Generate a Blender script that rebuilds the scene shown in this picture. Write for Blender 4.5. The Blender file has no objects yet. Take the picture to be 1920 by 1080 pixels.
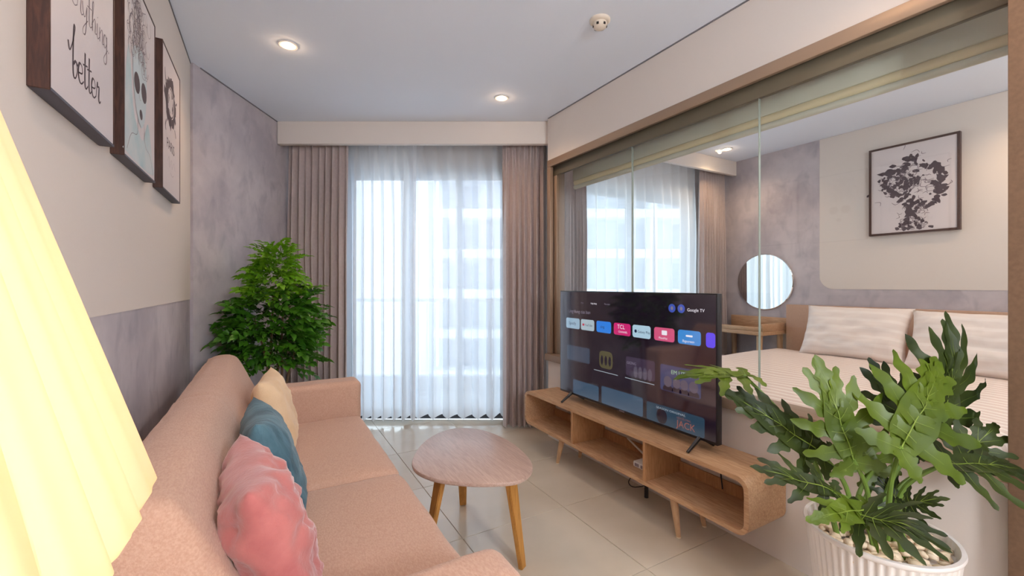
import bpy, bmesh, math, random
from mathutils import Vector, Matrix, noise
random.seed(7)
S = bpy.context.scene
COL = S.collection
PI = math.pi
TH = math.atan(460/810)           # the living-room window bay is turned by this angle against the side walls
CT, ST = math.cos(TH), math.sin(TH)
CAMH, CEIL = 1.22, 2.57
# ---------------------------------------------------------------- camera
cd = bpy.data.cameras.new('camera'); cam = bpy.data.objects.new('camera', cd); COL.objects.link(cam)
cam.location = (0, 0, CAMH); cam.rotation_euler = (PI/2, 0, -TH)
cd.sensor_width = 36; cd.lens = 810/1920*36; cd.shift_y = -5/1920; cd.clip_start = 0.02; cd.clip_end = 300
S.camera = cam
# ---------------------------------------------------------------- world and colour management
W = bpy.data.worlds.new('world'); S.world = W; W.use_nodes = True
nt = W.node_tree; bg = nt.nodes['Background']
tc = nt.nodes.new('ShaderNodeTexCoord'); sp = nt.nodes.new('ShaderNodeSeparateXYZ'); cr = nt.nodes.new('ShaderNodeValToRGB')
nt.links.new(tc.outputs['Generated'], sp.inputs[0]); nt.links.new(sp.outputs[2], cr.inputs[0]); nt.links.new(cr.outputs[0], bg.inputs[0])
cr.color_ramp.elements[0].position = 0.0; cr.color_ramp.elements[0].color = (.80, .90, 1.0, 1)
cr.color_ramp.elements[1].position = .8; cr.color_ramp.elements[1].color = (.62, .78, 1.0, 1)
bg.inputs[1].default_value = 3.4
S.view_settings.view_transform = 'Standard'; S.view_settings.look = 'None'
S.view_settings.gamma = 1; S.view_settings.use_curve_mapping = False
S.view_settings.exposure = 0.3
S.cycles.max_bounces = 12; S.cycles.transparent_max_bounces = 24; S.cycles.diffuse_bounces = 6
S.cycles.caustics_reflective = False; S.cycles.caustics_refractive = False
S.cycles.sample_clamp_indirect = 6

def V2R(X, Y, z=0):               # window-bay axes -> room axes
    return Vector((X*CT + Y*ST, Y*CT - X*ST, z))
BAY = Matrix.Rotation(-TH, 4, 'Z')

def light(name, kind, loc, energy, color, size=.1, rot=(0, 0, 0), **k):
    d = bpy.data.lights.new(name, kind); o = bpy.data.objects.new(name, d); COL.objects.link(o)
    d.energy = energy; d.color = color; o.location = loc; o.rotation_euler = rot
    if kind == 'AREA': d.shape = 'RECTANGLE'; d.size = size; d.size_y = k.get('sy', size)
    elif kind == 'SPOT': d.shadow_soft_size = size; d.spot_size = k.get('cone', 2.2); d.spot_blend = .8
    else: d.shadow_soft_size = size
    if k.get('portal'): d.cycles.is_portal = True
    return o
light('sky_portal_living', 'AREA', V2R(-.78, 4.2, 1.15), 1, (1, 1, 1), 1.6, (PI/2, 0, PI-TH), sy=2.3, portal=True)
light('sky_portal_bedroom', 'AREA', (3.3, 3.5, 1.15), 1, (1, 1, 1), 2.0, (PI/2, 0, PI), sy=2.3, portal=True)
WARM = (1.0, .66, .40)
NEUT = (.86, .93, 1.0)
FILL_L, FILL_B, FILL_K = 195, 52, 30     # strengths of added fill globes: behind the camera, bedroom rear, rear passage (unused)

# ---------------------------------------------------------------- materials
def lin(c):
    return tuple((v/12.92 if v <= .04045 else ((v+.055)/1.055)**2.4) for v in [x/255 for x in c])
def newmat(name):
    m = bpy.data.materials.new(name); m.use_nodes = True
    return m, m.node_tree, m.node_tree.nodes['Principled BSDF']
def P(name, col, rough=.6, spec=.5, metal=0, noise_amt=0, scale=20, bump=0, bscale=None, stretch=(1, 1, 1), col2=None, emit=None, estr=0, sheen=0, coat=0, detail=4, dist=0):
    m, t, b = newmat(name)
    c = lin(col); b.inputs['Base Color'].default_value = (*c, 1)
    b.inputs['Roughness'].default_value = rough; b.inputs['Metallic'].default_value = metal
    b.inputs['Specular IOR Level'].default_value = spec
    if name.startswith(('tv screen', 'screen ')): b.inputs['Coat Weight'].default_value = 1; b.inputs['Coat IOR'].default_value = 1.9; b.inputs['Coat Roughness'].default_value = .06
    if sheen: b.inputs['Sheen Weight'].default_value = sheen; b.inputs['Sheen Roughness'].default_value = .5
    if coat: b.inputs['Coat Weight'].default_value = coat; b.inputs['Coat Roughness'].default_value = .1
    if emit: b.inputs['Emission Color'].default_value = (*lin(emit), 1); b.inputs['Emission Strength'].default_value = estr
    if noise_amt or col2 or bump:
        tc = t.nodes.new('ShaderNodeTexCoord'); mp = t.nodes.new('ShaderNodeMapping'); mp.inputs['Scale'].default_value = stretch
        n = t.nodes.new('ShaderNodeTexNoise'); n.inputs['Scale'].default_value = scale; n.inputs['Detail'].default_value = detail
        n.inputs['Distortion'].default_value = dist
        t.links.new(tc.outputs['Object'], mp.inputs[0]); t.links.new(mp.outputs[0], n.inputs['Vector'])
        if noise_amt or col2:
            r = t.nodes.new('ShaderNodeValToRGB'); t.links.new(n.outputs[0], r.inputs[0]); t.links.new(r.outputs[0], b.inputs['Base Color'])
            a = noise_amt or .1
            c2 = lin(col2) if col2 else tuple(min(1, v*(1+a)) for v in c)
            c1 = c if col2 else tuple(v*(1-a) for v in c)
            r.color_ramp.elements[0].position = .35; r.color_ramp.elements[1].position = .65
            r.color_ramp.elements[0].color = (*c1, 1); r.color_ramp.elements[1].color = (*c2, 1)
        if bump:
            n2 = n
            if bscale:
                n2 = t.nodes.new('ShaderNodeTexNoise'); n2.inputs['Scale'].default_value = bscale; n2.inputs['Detail'].default_value = 3
                t.links.new(mp.outputs[0], n2.inputs['Vector'])
            bp = t.nodes.new('ShaderNodeBump'); bp.inputs['Strength'].default_value = bump; bp.inputs['Distance'].default_value = .004
            t.links.new(n2.outputs[0], bp.inputs['Height']); t.links.new(bp.outputs[0], b.inputs['Normal'])
    return m
def wood(name, c1, c2, stretch, rough=.45, scale=9):
    return P(name, c1, rough, .4, col2=c2, scale=scale, stretch=stretch, detail=6, dist=1.2, bump=.08)
M = {}
M['cream'] = P('cream paint', (218, 209, 202), .75, .3, bump=.1, scale=60)
M['white'] = P('white ceiling paint', (234, 242, 254), .8, .3)
M['soffit'] = P('white fascia paint', (226, 218, 212), .8, .3)
def concrete(name, a, b_, c_):
    m, t, b = newmat(name)
    tc = t.nodes.new('ShaderNodeTexCoord')
    n1 = t.nodes.new('ShaderNodeTexNoise'); n1.inputs['Scale'].default_value = 2.2; n1.inputs['Detail'].default_value = 8; n1.inputs['Roughness'].default_value = .62
    mp = t.nodes.new('ShaderNodeMapping'); mp.inputs['Scale'].default_value = (1, 1, .55); mp.inputs['Rotation'].default_value = (.1, .1, 0)
    n2 = t.nodes.new('ShaderNodeTexNoise'); n2.inputs['Scale'].default_value = 9; n2.inputs['Detail'].default_value = 7; n2.inputs['Distortion'].default_value = .5
    t.links.new(tc.outputs['Object'], n1.inputs['Vector']); t.links.new(tc.outputs['Object'], mp.inputs[0]); t.links.new(mp.outputs[0], n2.inputs['Vector'])
    r1 = t.nodes.new('ShaderNodeValToRGB'); r1.color_ramp.elements[0].position = .36; r1.color_ramp.elements[1].position = .64
    r1.color_ramp.elements[0].color = (*lin(a), 1); r1.color_ramp.elements[1].color = (*lin(b_), 1)
    r2 = t.nodes.new('ShaderNodeValToRGB'); r2.color_ramp.elements[0].position = .50; r2.color_ramp.elements[1].position = .74
    r2.color_ramp.elements[0].color = (0, 0, 0, 1); r2.color_ramp.elements[1].color = (.55, .55, .55, 1)
    mx = t.nodes.new('ShaderNodeMix'); mx.data_type = 'RGBA'
    t.links.new(n1.outputs[0], r1.inputs[0]); t.links.new(n2.outputs[0], r2.inputs[0])
    t.links.new(r2.outputs[0], mx.inputs['Factor']); t.links.new(r1.outputs[0], mx.inputs['A']); mx.inputs['B'].default_value = (*lin(c_), 1)
    t.links.new(mx.outputs['Result'], b.inputs['Base Color']); b.inputs['Roughness'].default_value = .6; b.inputs['Specular IOR Level'].default_value = .35
    bp = t.nodes.new('ShaderNodeBump'); bp.inputs['Strength'].default_value = .12; bp.inputs['Distance'].default_value = .004
    t.links.new(n2.outputs[0], bp.inputs['Height']); t.links.new(bp.outputs[0], b.inputs['Normal'])
    return m
M['concrete'] = concrete('mauve grey trowelled plaster', (172, 165, 172), (200, 192, 196), (140, 136, 148))
M['tile'] = P('beige polished tile', (196, 184, 166), .16, .5, col2=(206, 195, 178), scale=2.5, coat=.3)
M['grout'] = P('grey grout', (164, 156, 144), .8)
M['oak'] = wood('oak veneer', (172, 132, 98), (202, 164, 128), (14, 1.0, 14))
M['oak_end'] = wood('oak veneer dark', (160, 116, 78), (182, 138, 98), (12, 12, 1.2))
M['tabletop'] = wood('walnut tinted table veneer', (166, 140, 128), (186, 160, 148), (12, 1, 12), rough=.3)
M['leg'] = wood('ochre leg wood', (158, 108, 48), (184, 132, 66), (10, 10, 1), scale=6)
M['legpale'] = wood('pale leg wood', (176, 138, 104), (196, 160, 124), (10, 10, 1), scale=6)
M['bronze'] = P('bronze window frame', (150, 126, 106), .42, .5, metal=.2)
M['bronzedark'] = P('dark track bronze', (96, 88, 72), .5, .4)  # darker olive bronze for the inner track
M['column'] = P('brown laminate', (118, 92, 72), .6, .3, noise_amt=.08, scale=90)
M['darkframe'] = P('dark anodised frame', (62, 64, 70), .5)
M['frame'] = wood('dark walnut picture frame', (52, 30, 24), (76, 46, 36), (8, 8, 1), scale=14)
M['framegrey'] = P('grey frame edge', (84, 84, 96), .6)
M['gap'] = P('shadow gap', (120, 120, 126), .8)
M['sofa'] = P('blush linen weave', (188, 150, 130), .9, .2, col2=(200, 164, 144), scale=240, stretch=(1, .4, 1), bump=.35, bscale=420, sheen=.15)
M['pink'] = P('pink plush', (172, 98, 96), .9, .2, col2=(188, 114, 110), scale=14, bump=.3, bscale=120, sheen=.5)
M['teal'] = P('teal brushed velvet', (48, 82, 98), .7, .3, col2=(84, 120, 134), scale=9, stretch=(1, 4, 1), bump=.3, bscale=90, sheen=.15)
M['creamf'] = P('cream cotton', (222, 190, 150), .9, .2, col2=(232, 204, 168), scale=8, bump=.3, bscale=150, sheen=.2)
M['curtain'] = P('mauve satin drape', (188, 174, 172), .45, .5, noise_amt=.04, scale=40, bump=.15, bscale=300, sheen=.2)
M['piping'] = P('darker seam thread', (178, 134, 110), .9)
M['black'] = P('black plastic', (22, 20, 24), .4)
M['blackwire'] = P('black cable', (28, 26, 26), .5)
M['whiteplastic'] = P('white plastic', (226, 224, 222), .35)
M['pot'] = P('white ceramic', (226, 220, 216), .35)
M['pebble'] = P('pale pebbles', (214, 190, 158), .6, col2=(232, 214, 190), scale=30)
M['soil'] = P('dark soil', (60, 44, 32), .95)
M['bed'] = P('white satin stripe linen', (236, 222, 212), .75, .3)
M['headboard'] = P('taupe headboard fabric', (186, 152, 130), .85, noise_amt=.04, scale=80)
M['bedbase'] = P('brown bed base', (110, 84, 66), .8)
M['bedfloor'] = wood('grey plank', (120, 112, 108), (140, 132, 126), (1, 8, 1))
M['print'] = P('print paper', (214, 205, 206), .45)
M['ink'] = P('plum black ink', (70, 56, 64), .6)
M['inksoft'] = P('grey ink', (128, 114, 120), .6)
M['face'] = P('printed face white', (196, 208, 212), .5)
M['tealwash'] = P('teal wash', (172, 198, 202), .5, col2=(204, 210, 211), scale=9)
M['stem'] = P('green stem', (96, 124, 44), .5, noise_amt=.1, scale=20)
M['bark'] = P('brown twig', (116, 88, 66), .8)
M['slab'] = P('white facade slab', (238, 240, 244), .8)
M['facade'] = P('grey blue facade', (176, 186, 200), .8)
M['darkglass'] = P('far window glass', (110, 126, 148), .2)
M['balcony'] = P('balcony tile', (190, 192, 194), .6)
M['blind'] = P('roller blind cloth', (206, 204, 188), .8)
M['blindbar'] = P('cream blind bar', (224, 208, 172), .6)
M['detector'] = P('ivory plastic', (226, 214, 198), .5)
M['darkhole'] = P('dark slot', (40, 34, 30), .7)
def leafmat(name, c1, c2, rough=.35, scale=7):
    m, t, b = newmat(name)
    tc = t.nodes.new('ShaderNodeTexCoord'); n = t.nodes.new('ShaderNodeTexNoise'); n.inputs['Scale'].default_value = scale
    r = t.nodes.new('ShaderNodeValToRGB'); r.color_ramp.elements[0].position = .35; r.color_ramp.elements[1].position = .65
    r.color_ramp.elements[0].color = (*lin(c1), 1); r.color_ramp.elements[1].color = (*lin(c2), 1)
    t.links.new(tc.outputs['Object'], n.inputs['Vector']); t.links.new(n.outputs[0], r.inputs[0]); t.links.new(r.outputs[0], b.inputs['Base Color'])
    b.inputs['Roughness'].default_value = rough
    tr = t.nodes.new('ShaderNodeBsdfTranslucent'); t.links.new(r.outputs[0], tr.inputs[0])
    mx = t.nodes.new('ShaderNodeMixShader'); mx.inputs[0].default_value = .28
    out = t.nodes['Material Output']; t.links.new(b.outputs[0], mx.inputs[1]); t.links.new(tr.outputs[0], mx.inputs[2]); t.links.new(mx.outputs[0], out.inputs[0])
    return m
M['philo'] = leafmat('philodendron green', (62, 82, 12), (88, 108, 18), .46)
M['philodark'] = leafmat('philodendron deep green', (32, 46, 16), (54, 68, 18), .46)
M['vein'] = P('pale leaf vein', (108, 128, 42), .5)
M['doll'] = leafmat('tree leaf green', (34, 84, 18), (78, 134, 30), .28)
M['dolllight'] = leafmat('yellow green tree leaf', (92, 150, 26), (128, 178, 40), .35)  # yellower green, used mostly towards the top of the crown
def sheer(name, col, transp):
    m, t, b = newmat(name); out = t.nodes['Material Output']; t.nodes.remove(b)
    c = (*lin(col), 1)
    tr = t.nodes.new('ShaderNodeBsdfTransparent'); tl = t.nodes.new('ShaderNodeBsdfTranslucent'); df = t.nodes.new('ShaderNodeBsdfDiffuse')
    tl.inputs[0].default_value = c; df.inputs[0].default_value = c
    m1 = t.nodes.new('ShaderNodeMixShader'); m1.inputs[0].default_value = .45; m2 = t.nodes.new('ShaderNodeMixShader')
    t.links.new(tl.outputs[0], m1.inputs[1]); t.links.new(df.outputs[0], m1.inputs[2])
    # a voile looks denser where it is seen edge-on
    lw = t.nodes.new('ShaderNodeLayerWeight'); lw.inputs[0].default_value = .5
    mr = t.nodes.new('ShaderNodeMapRange'); mr.inputs['From Min'].default_value = 0; mr.inputs['From Max'].default_value = 1
    mr.inputs['To Min'].default_value = 1-transp; mr.inputs['To Max'].default_value = 1.0
    t.links.new(lw.outputs['Facing'], mr.inputs['Value']); t.links.new(mr.outputs[0], m2.inputs[0])
    t.links.new(tr.outputs[0], m2.inputs[1]); t.links.new(m1.outputs[0], m2.inputs[2]); t.links.new(m2.outputs[0], out.inputs[0])
    return m
M['sheer'] = sheer('white voile', (243, 245, 248), .20)
def glass(name, f0=.04, tint=(.97, .985, .975)):
    m, t, b = newmat(name); out = t.nodes['Material Output']; t.nodes.remove(b)
    tr = t.nodes.new('ShaderNodeBsdfTransparent'); tr.inputs[0].default_value = (*tint, 1)
    gl = t.nodes.new('ShaderNodeBsdfGlossy'); gl.inputs['Roughness'].default_value = 0.0
    lw = t.nodes.new('ShaderNodeLayerWeight'); lw.inputs[0].default_value = .5
    pw = t.nodes.new('ShaderNodeMath'); pw.operation = 'POWER'; pw.inputs[1].default_value = 5
    ml = t.nodes.new('ShaderNodeMath'); ml.operation = 'MULTIPLY_ADD'; ml.inputs[1].default_value = 1-f0; ml.inputs[2].default_value = f0
    mx = t.nodes.new('ShaderNodeMixShader')
    t.links.new(lw.outputs['Facing'], pw.inputs[0]); t.links.new(pw.outputs[0], ml.inputs[0]); t.links.new(ml.outputs[0], mx.inputs[0])
    t.links.new(tr.outputs[0], mx.inputs[1]); t.links.new(gl.outputs[0], mx.inputs[2]); t.links.new(mx.outputs[0], out.inputs[0])
    return m
M['glass'] = glass('clear glass')
M['glassedge'] = P('greenish polished glass edge', (150, 158, 150), .3)
M['mirror'] = P('mirror silver', (240, 244, 244), .02, metal=1)
def emis(name, col, s):
    m, t, b = newmat(name); out = t.nodes['Material Output']; t.nodes.remove(b)
    e = t.nodes.new('ShaderNodeEmission'); e.inputs[0].default_value = (*lin(col), 1); e.inputs[1].default_value = s
    t.links.new(e.outputs[0], out.inputs[0]); return m
M['opal'] = emis('fill globe glow', (255, 246, 236), 3)
M['bulb'] = emis('downlight glow', (255, 226, 180), 18)
M['screen'] = P('tv screen', (10, 9, 14), .07, 1.0, emit=(34, 20, 38), estr=.45)
def ui(name, col, s=.9): 
    return P('screen '+name, tuple(v*.15 for v in col), .07, 1.0, emit=col, estr=s)
def shade_mat():
    m, t, b = newmat('pleated lamp cloth'); out = t.nodes['Material Output']; t.nodes.remove(b)
    c = (*lin((250, 232, 200)), 1)
    tl = t.nodes.new('ShaderNodeBsdfTranslucent'); df = t.nodes.new('ShaderNodeBsdfDiffuse'); tl.inputs[0].default_value = (*lin((250, 222, 176)), 1); df.inputs[0].default_value = c
    m1 = t.nodes.new('ShaderNodeMixShader'); m1.inputs[0].default_value = .5
    t.links.new(tl.outputs[0], m1.inputs[1]); t.links.new(df.outputs[0], m1.inputs[2]); t.links.new(m1.outputs[0], out.inputs[0])
    return m
M['shade'] = shade_mat()
M['brass'] = P('lamp base ceramic', (214, 196, 170), .4)
def stripes(name, c1, c2, axis=1, scale=22):
    m, t, b = newmat(name); tc = t.nodes.new('ShaderNodeTexCoord'); s = t.nodes.new('ShaderNodeSeparateXYZ')
    a = t.nodes.new('ShaderNodeMath'); a.operation = 'MULTIPLY'; a.inputs[1].default_value = scale*2*PI
    sn = t.nodes.new('ShaderNodeMath'); sn.operation = 'SINE'; r = t.nodes.new('ShaderNodeValToRGB')
    t.links.new(tc.outputs['Object'], s.inputs[0]); t.links.new(s.outputs[axis], a.inputs[0]); t.links.new(a.outputs[0], sn.inputs[0]); t.links.new(sn.outputs[0], r.inputs[0])
    r.color_ramp.elements[0].position = .3; r.color_ramp.elements[1].position = .6
    r.color_ramp.elements[0].color = (*lin(c1), 1); r.color_ramp.elements[1].color = (*lin(c2), 1)
    t.links.new(r.outputs[0], b.inputs['Base Color']); b.inputs['Roughness'].default_value = .6
    return m
M['duvet'] = stripes('white striped duvet', (222, 202, 192), (238, 226, 218), 0, 16)
M['pillowcase'] = stripes('white striped pillowcase', (229, 218, 212), (236, 227, 222), 2, 15)

# ---------------------------------------------------------------- mesh helpers
def link(o, parent=None):
    COL.objects.link(o)
    if parent: o.parent = parent
    return o
def mk(name, verts, faces, mat, parent=None, smooth=False, xf=None):
    me = bpy.data.meshes.new(name); me.from_pydata([tuple(v) for v in verts], [], faces); me.validate(); me.update()
    if xf: me.transform(xf)
    if smooth: me.polygons.foreach_set('use_smooth', [True]*len(me.polygons))
    if mat: me.materials.append(M[mat] if isinstance(mat, str) else mat)
    return link(bpy.data.objects.new(name, me), parent)
def frombm(name, bm, mat, parent=None, smooth=True, xf=None):
    bmesh.ops.recalc_face_normals(bm, faces=bm.faces)
    me = bpy.data.meshes.new(name); bm.to_mesh(me); bm.free()
    if xf: me.transform(xf)
    if smooth:
        me.polygons.foreach_set('use_smooth', [True]*len(me.polygons))
        me.set_sharp_from_angle(angle=math.radians(38))
    if mat: me.materials.append(M[mat] if isinstance(mat, str) else mat)
    return link(bpy.data.objects.new(name, me), parent)
def bbox_bm(bm, x0, x1, y0, y1, z0, z1, bev=0, seg=2):
    r = bmesh.ops.create_cube(bm, size=1, matrix=Matrix.Translation(((x0+x1)/2, (y0+y1)/2, (z0+z1)/2)) @ Matrix.Diagonal((x1-x0, y1-y0, z1-z0, 1)))
    if bev:
        es = list({e for v in r['verts'] for e in v.link_edges})
        bmesh.ops.bevel(bm, geom=es, offset=bev, segments=seg, profile=.5, affect='EDGES')
def box(name, x0, x1, y0, y1, z0, z1, mat, parent=None, bev=0, seg=2, xf=None):
    bm = bmesh.new(); bbox_bm(bm, x0, x1, y0, y1, z0, z1, bev, seg)
    return frombm(name, bm, mat, parent, smooth=bool(bev), xf=xf)
def boxes(name, lst, mat, parent=None, xf=None, bev=0):
    bm = bmesh.new()
    for b in lst: bbox_bm(bm, *b, bev=bev)
    return frombm(name, bm, mat, parent, smooth=False, xf=xf)
def tube_bm(bm, pts, radii, n=8, cap=True):
    pts = [Vector(p) for p in pts]
    if not isinstance(radii, (list, tuple)): radii = [radii]*len(pts)
    rings = []; up = None
    for i, p in enumerate(pts):
        d = (pts[min(i+1, len(pts)-1)]-pts[max(i-1, 0)]).normalized()
        if up is None: up = d.orthogonal().normalized()
        up = (up-d*up.dot(d)).normalized(); sd = d.cross(up)
        rings.append([bm.verts.new(p+(up*math.cos(2*PI*k/n)+sd*math.sin(2*PI*k/n))*radii[i]) for k in range(n)])
    for a, b in zip(rings, rings[1:]):
        for k in range(n): bm.faces.new((a[k], a[(k+1) % n], b[(k+1) % n], b[k]))
    if cap: bm.faces.new(rings[0][::-1]); bm.faces.new(rings[-1])
def tube(name, pts, radii, mat, parent=None, n=8, xf=None):
    bm = bmesh.new(); tube_bm(bm, pts, radii, n); return frombm(name, bm, mat, parent, xf=xf)
def lathe(name, prof, mat, parent=None, n=48, mod=None, loc=(0, 0, 0), rot=None):
    vs, fs = [], []
    for (r, z) in prof:
        for k in range(n):
            a = 2*PI*k/n; rr = mod(r, z, a) if mod else r
            v = Vector((rr*math.cos(a), rr*math.sin(a), z))
            if rot: v = rot @ v
            vs.append(v+Vector(loc))
    for i in range(len(prof)-1):
        for k in range(n): fs.append((i*n+k, i*n+(k+1) % n, (i+1)*n+(k+1) % n, (i+1)*n+k))
    o = mk(name, vs, fs, mat, parent, smooth=True); o.data.set_sharp_from_angle(angle=math.radians(50)); return o
def prism(name, poly, h0, h1, mat, parent=None, bev=0, seg=2, axis='z', xf=None, smooth=True):
    """poly in two axes, extruded along the third"""
    f = {'z': lambda a, b, h: (a, b, h), 'x': lambda a, b, h: (h, a, b), 'y': lambda a, b, h: (a, h, b)}[axis]
    bm = bmesh.new(); lo = [bm.verts.new(f(a, b, h0)) for a, b in poly]; hi = [bm.verts.new(f(a, b, h1)) for a, b in poly]
    bm.faces.new(lo[::-1]); bm.faces.new(hi); n = len(poly)
    for i in range(n): bm.faces.new((lo[i], lo[(i+1) % n], hi[(i+1) % n], hi[i]))
    bmesh.ops.recalc_face_normals(bm, faces=bm.faces)
    if bev:
        es = [e for e in bm.edges if len(e.link_faces) == 2 and e.calc_face_angle() > .5]
        bmesh.ops.bevel(bm, geom=es, offset=bev, segments=seg, profile=.5, affect='EDGES', clamp_overlap=True)
    return frombm(name, bm, mat, parent, smooth=smooth, xf=xf)
def crom(pts, k=6, closed=False):
    out = []; n = len(pts); P_ = [Vector(p) for p in pts]
    rng = range(n if closed else n-1)
    for i in rng:
        if closed: p0, p1, p2, p3 = P_[(i-1) % n], P_[i], P_[(i+1) % n], P_[(i+2) % n]
        else: p0, p1, p2, p3 = P_[max(i-1, 0)], P_[i], P_[i+1], P_[min(i+2, n-1)]
        for j in range(k):
            t = j/k
            out.append(.5*((2*p1)+(p2-p0)*t+(2*p0-5*p1+4*p2-p3)*t*t+(3*p1-p0-3*p2+p3)*t**3))
    if not closed: out.append(P_[-1])
    return out
def thing(name, label, cat, loc=(0, 0, 0), group=None, rot=0):
    o = bpy.data.objects.new(name, None); COL.objects.link(o); o.empty_display_size = .05
    o.location = loc; o.rotation_euler = (0, 0, rot); return tag(o, label, cat, group)
def tag(o, label, cat=None, group=None, kind=None):
    o['label'] = label
    if cat: o['category'] = cat
    if group: o['group'] = group
    if kind: o['kind'] = kind
    return o
def struct(o, label, cat='wall'):
    o['kind'] = 'structure'; return tag(o, label, cat)
def rrect(a0, a1, b0, b1, r, n=6, corners=(1, 1, 1, 1)):
    """rounded rectangle; corners in order (a0b0, a1b0, a1b1, a0b1)"""
    out = []
    for (ca, cb, st, on, pt) in (((a0+r), (b0+r), PI, corners[0], (a0, b0)), ((a1-r), (b0+r), 1.5*PI, corners[1], (a1, b0)), ((a1-r), (b1-r), 0, corners[2], (a1, b1)), ((a0+r), (b1-r), .5*PI, corners[3], (a0, b1))):
        if on:
            for k in range(n+1): a = st+k/n*PI/2; out.append((ca+r*math.cos(a), cb+r*math.sin(a)))
        else: out.append(pt)
    return out

# ================================================================ THE SHELL
XL, XR, XB = -.405, 1.98, 4.45
KY = 3.283
fl = struct(prism('floor', [(-.42, -2.3), (2.07, -2.3), (2.2, 3.27), (.27, 4.38), (-.42, 3.29)], -.06, -.004, 'grout', smooth=False), 'beige polished tile floor of the living room', 'floor')
# tiles, each a piece of its own, clipped to the room outline
room_poly = [Vector(p) for p in [(-.405, -2.2), (2.06, -2.2), (2.2, 3.25), (.275, 4.37), (-.405, KY)]]
def clip(poly, hull):
    for i in range(len(hull)):
        a, b = hull[i], hull[(i+1) % len(hull)]; e = b-a; out = []
        for j in range(len(poly)):
            p, q = poly[j], poly[(j+1) % len(poly)]
            dp, dq = e.x*(p.y-a.y)-e.y*(p.x-a.x), e.x*(q.y-a.y)-e.y*(q.x-a.x)
            if dp >= 0: out.append(p)
            if (dp > 0 > dq) or (dp < 0 < dq): out.append(p+(q-p)*(dp/(dp-dq)))
        poly = out
        if len(poly) < 3: return []
    return poly
g = .0016
full_tile = None
for i in range(-1, 4):
    for j in range(-7, 5):
        x0, y0 = .222+(i-1)*.6, 1.93+j*.6
        pl = clip([Vector(p) for p in [(x0+g, y0+g), (x0+.6-g, y0+g), (x0+.6-g, y0+.6-g), (x0+g, y0+.6-g)]], room_poly)
        if not pl: continue
        prism('tile', [(p.x, p.y) for p in pl], -.012, 0, 'tile', fl, bev=.0012 if len(pl) == 4 else 0, seg=1, smooth=False)
struct(box('floor_bedroom', 2.08, 4.6, -.75, 3.4, -.06, -.004, 'bedfloor'), 'grey floor of the bedroom behind the glass', 'floor')
struct(prism('ceiling', [(-.6, -2.4), (2.03, -2.4), (2.03, 2.86), (2.4, 3.33), (.45, 4.7), (-.6, 3.4)], CEIL, CEIL+.1, 'white', smooth=False), 'white flat living room ceiling', 'ceiling')
struct(box('ceiling_bedroom', 2.031, 4.65, -.8, 3.5, CEIL-.004, CEIL+.1, 'white'), 'white bedroom ceiling behind the glass partition', 'ceiling')
wl = struct(box('wall_left', -.55, XL, -2.3, KY, 0, CEIL, 'concrete'), 'left wall behind the sofa, cream above and mauve grey plaster below', 'wall')
mk('painted_panel', [(XL+.002, -2.2, 1.135), (XL+.002, KY, 1.135), (XL+.002, KY, CEIL), (XL+.002, -2.2, CEIL), (XL-.001, -2.2, 1.135), (XL-.001, KY, 1.135), (XL-.001, KY, CEIL), (XL-.001, -2.2, CEIL)],
   [(0, 1, 2, 3), (0, 4, 5, 1), (1, 5, 6, 2), (2, 6, 7, 3), (3, 7, 4, 0), (7, 6, 5, 4)], 'cream', wl)['label'] = 'cream painted upper part of the wall'
struct(box('wall_left_corner', -2.08, -1.935, 2.62, 4.15, 0, CEIL, 'concrete', xf=BAY), 'mauve grey trowelled plaster wall behind the leafy tree', 'wall')
# window wall of the bay (bay axes: X across, Y away)
struct(boxes('wall_window', [(-1.935, -1.53, 3.95, 4.15, 0, CEIL), (-.02, .36, 3.95, 4.15, 0, CEIL), (-1.53, -.02, 3.95, 4.15, 2.29, CEIL)], 'cream', xf=BAY), 'wall around the balcony door behind the curtains', 'wall')
struct(box('wall_curtain_recess', .31, .37, 3.50, 3.95, 0, CEIL, 'cream', xf=BAY), 'short side wall of the curtain recess', 'wall')
struct(box('trim_1', -1.93, .30, 3.555, 3.60, 2.385, CEIL-.001, 'soffit', xf=BAY), 'white pelmet board hiding the living room curtain track', 'pelmet')
# right wall: low wall, glass partition, upper wall
struct(box('wall_right_lower', XR, XR+.10, .39, 2.895, 0, .62, 'cream'), 'low cream wall under the glass partition behind the TV bench', 'wall')
struct(box('wall_right_upper', XR, XR+.10, -.35, 2.9, 2.2195, CEIL, 'cream'), 'cream wall band above the glass partition', 'wall')
struct(box('wall_right_rear', XR, XR+.10, -2.3, -.35, 0, CEIL, 'cream'), 'cream right wall behind the camera', 'wall')
struct(box('wall_back', -.55, 2.08, -2.4, -2.3, 0, CEIL, 'cream'), 'cream wall at the rear of the living room', 'wall')
struct(box('door_2', 1.93, 2.085, -.35, .392, 0, 2.3, 'column', bev=.003), 'brown laminate door post at the right end of the glass partition', 'door post')
# thin shadow-gap trims under the ceiling
struct(box('trim_2', XL, XL+.006, -2.2, KY, CEIL-.006, CEIL, 'gap'), 'dark shadow gap line along the left ceiling edge', 'trim')
struct(box('trim_3', XR-.006, XR, -2.2, 2.89, CEIL-.006, CEIL, 'gap'), 'dark shadow gap line along the right ceiling edge', 'trim')
struct(box('trim_4', -1.935, -1.929, 2.68, 3.555, CEIL-.006, CEIL, 'gap', xf=BAY), 'dark shadow gap line above the plaster wall', 'trim')
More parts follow.
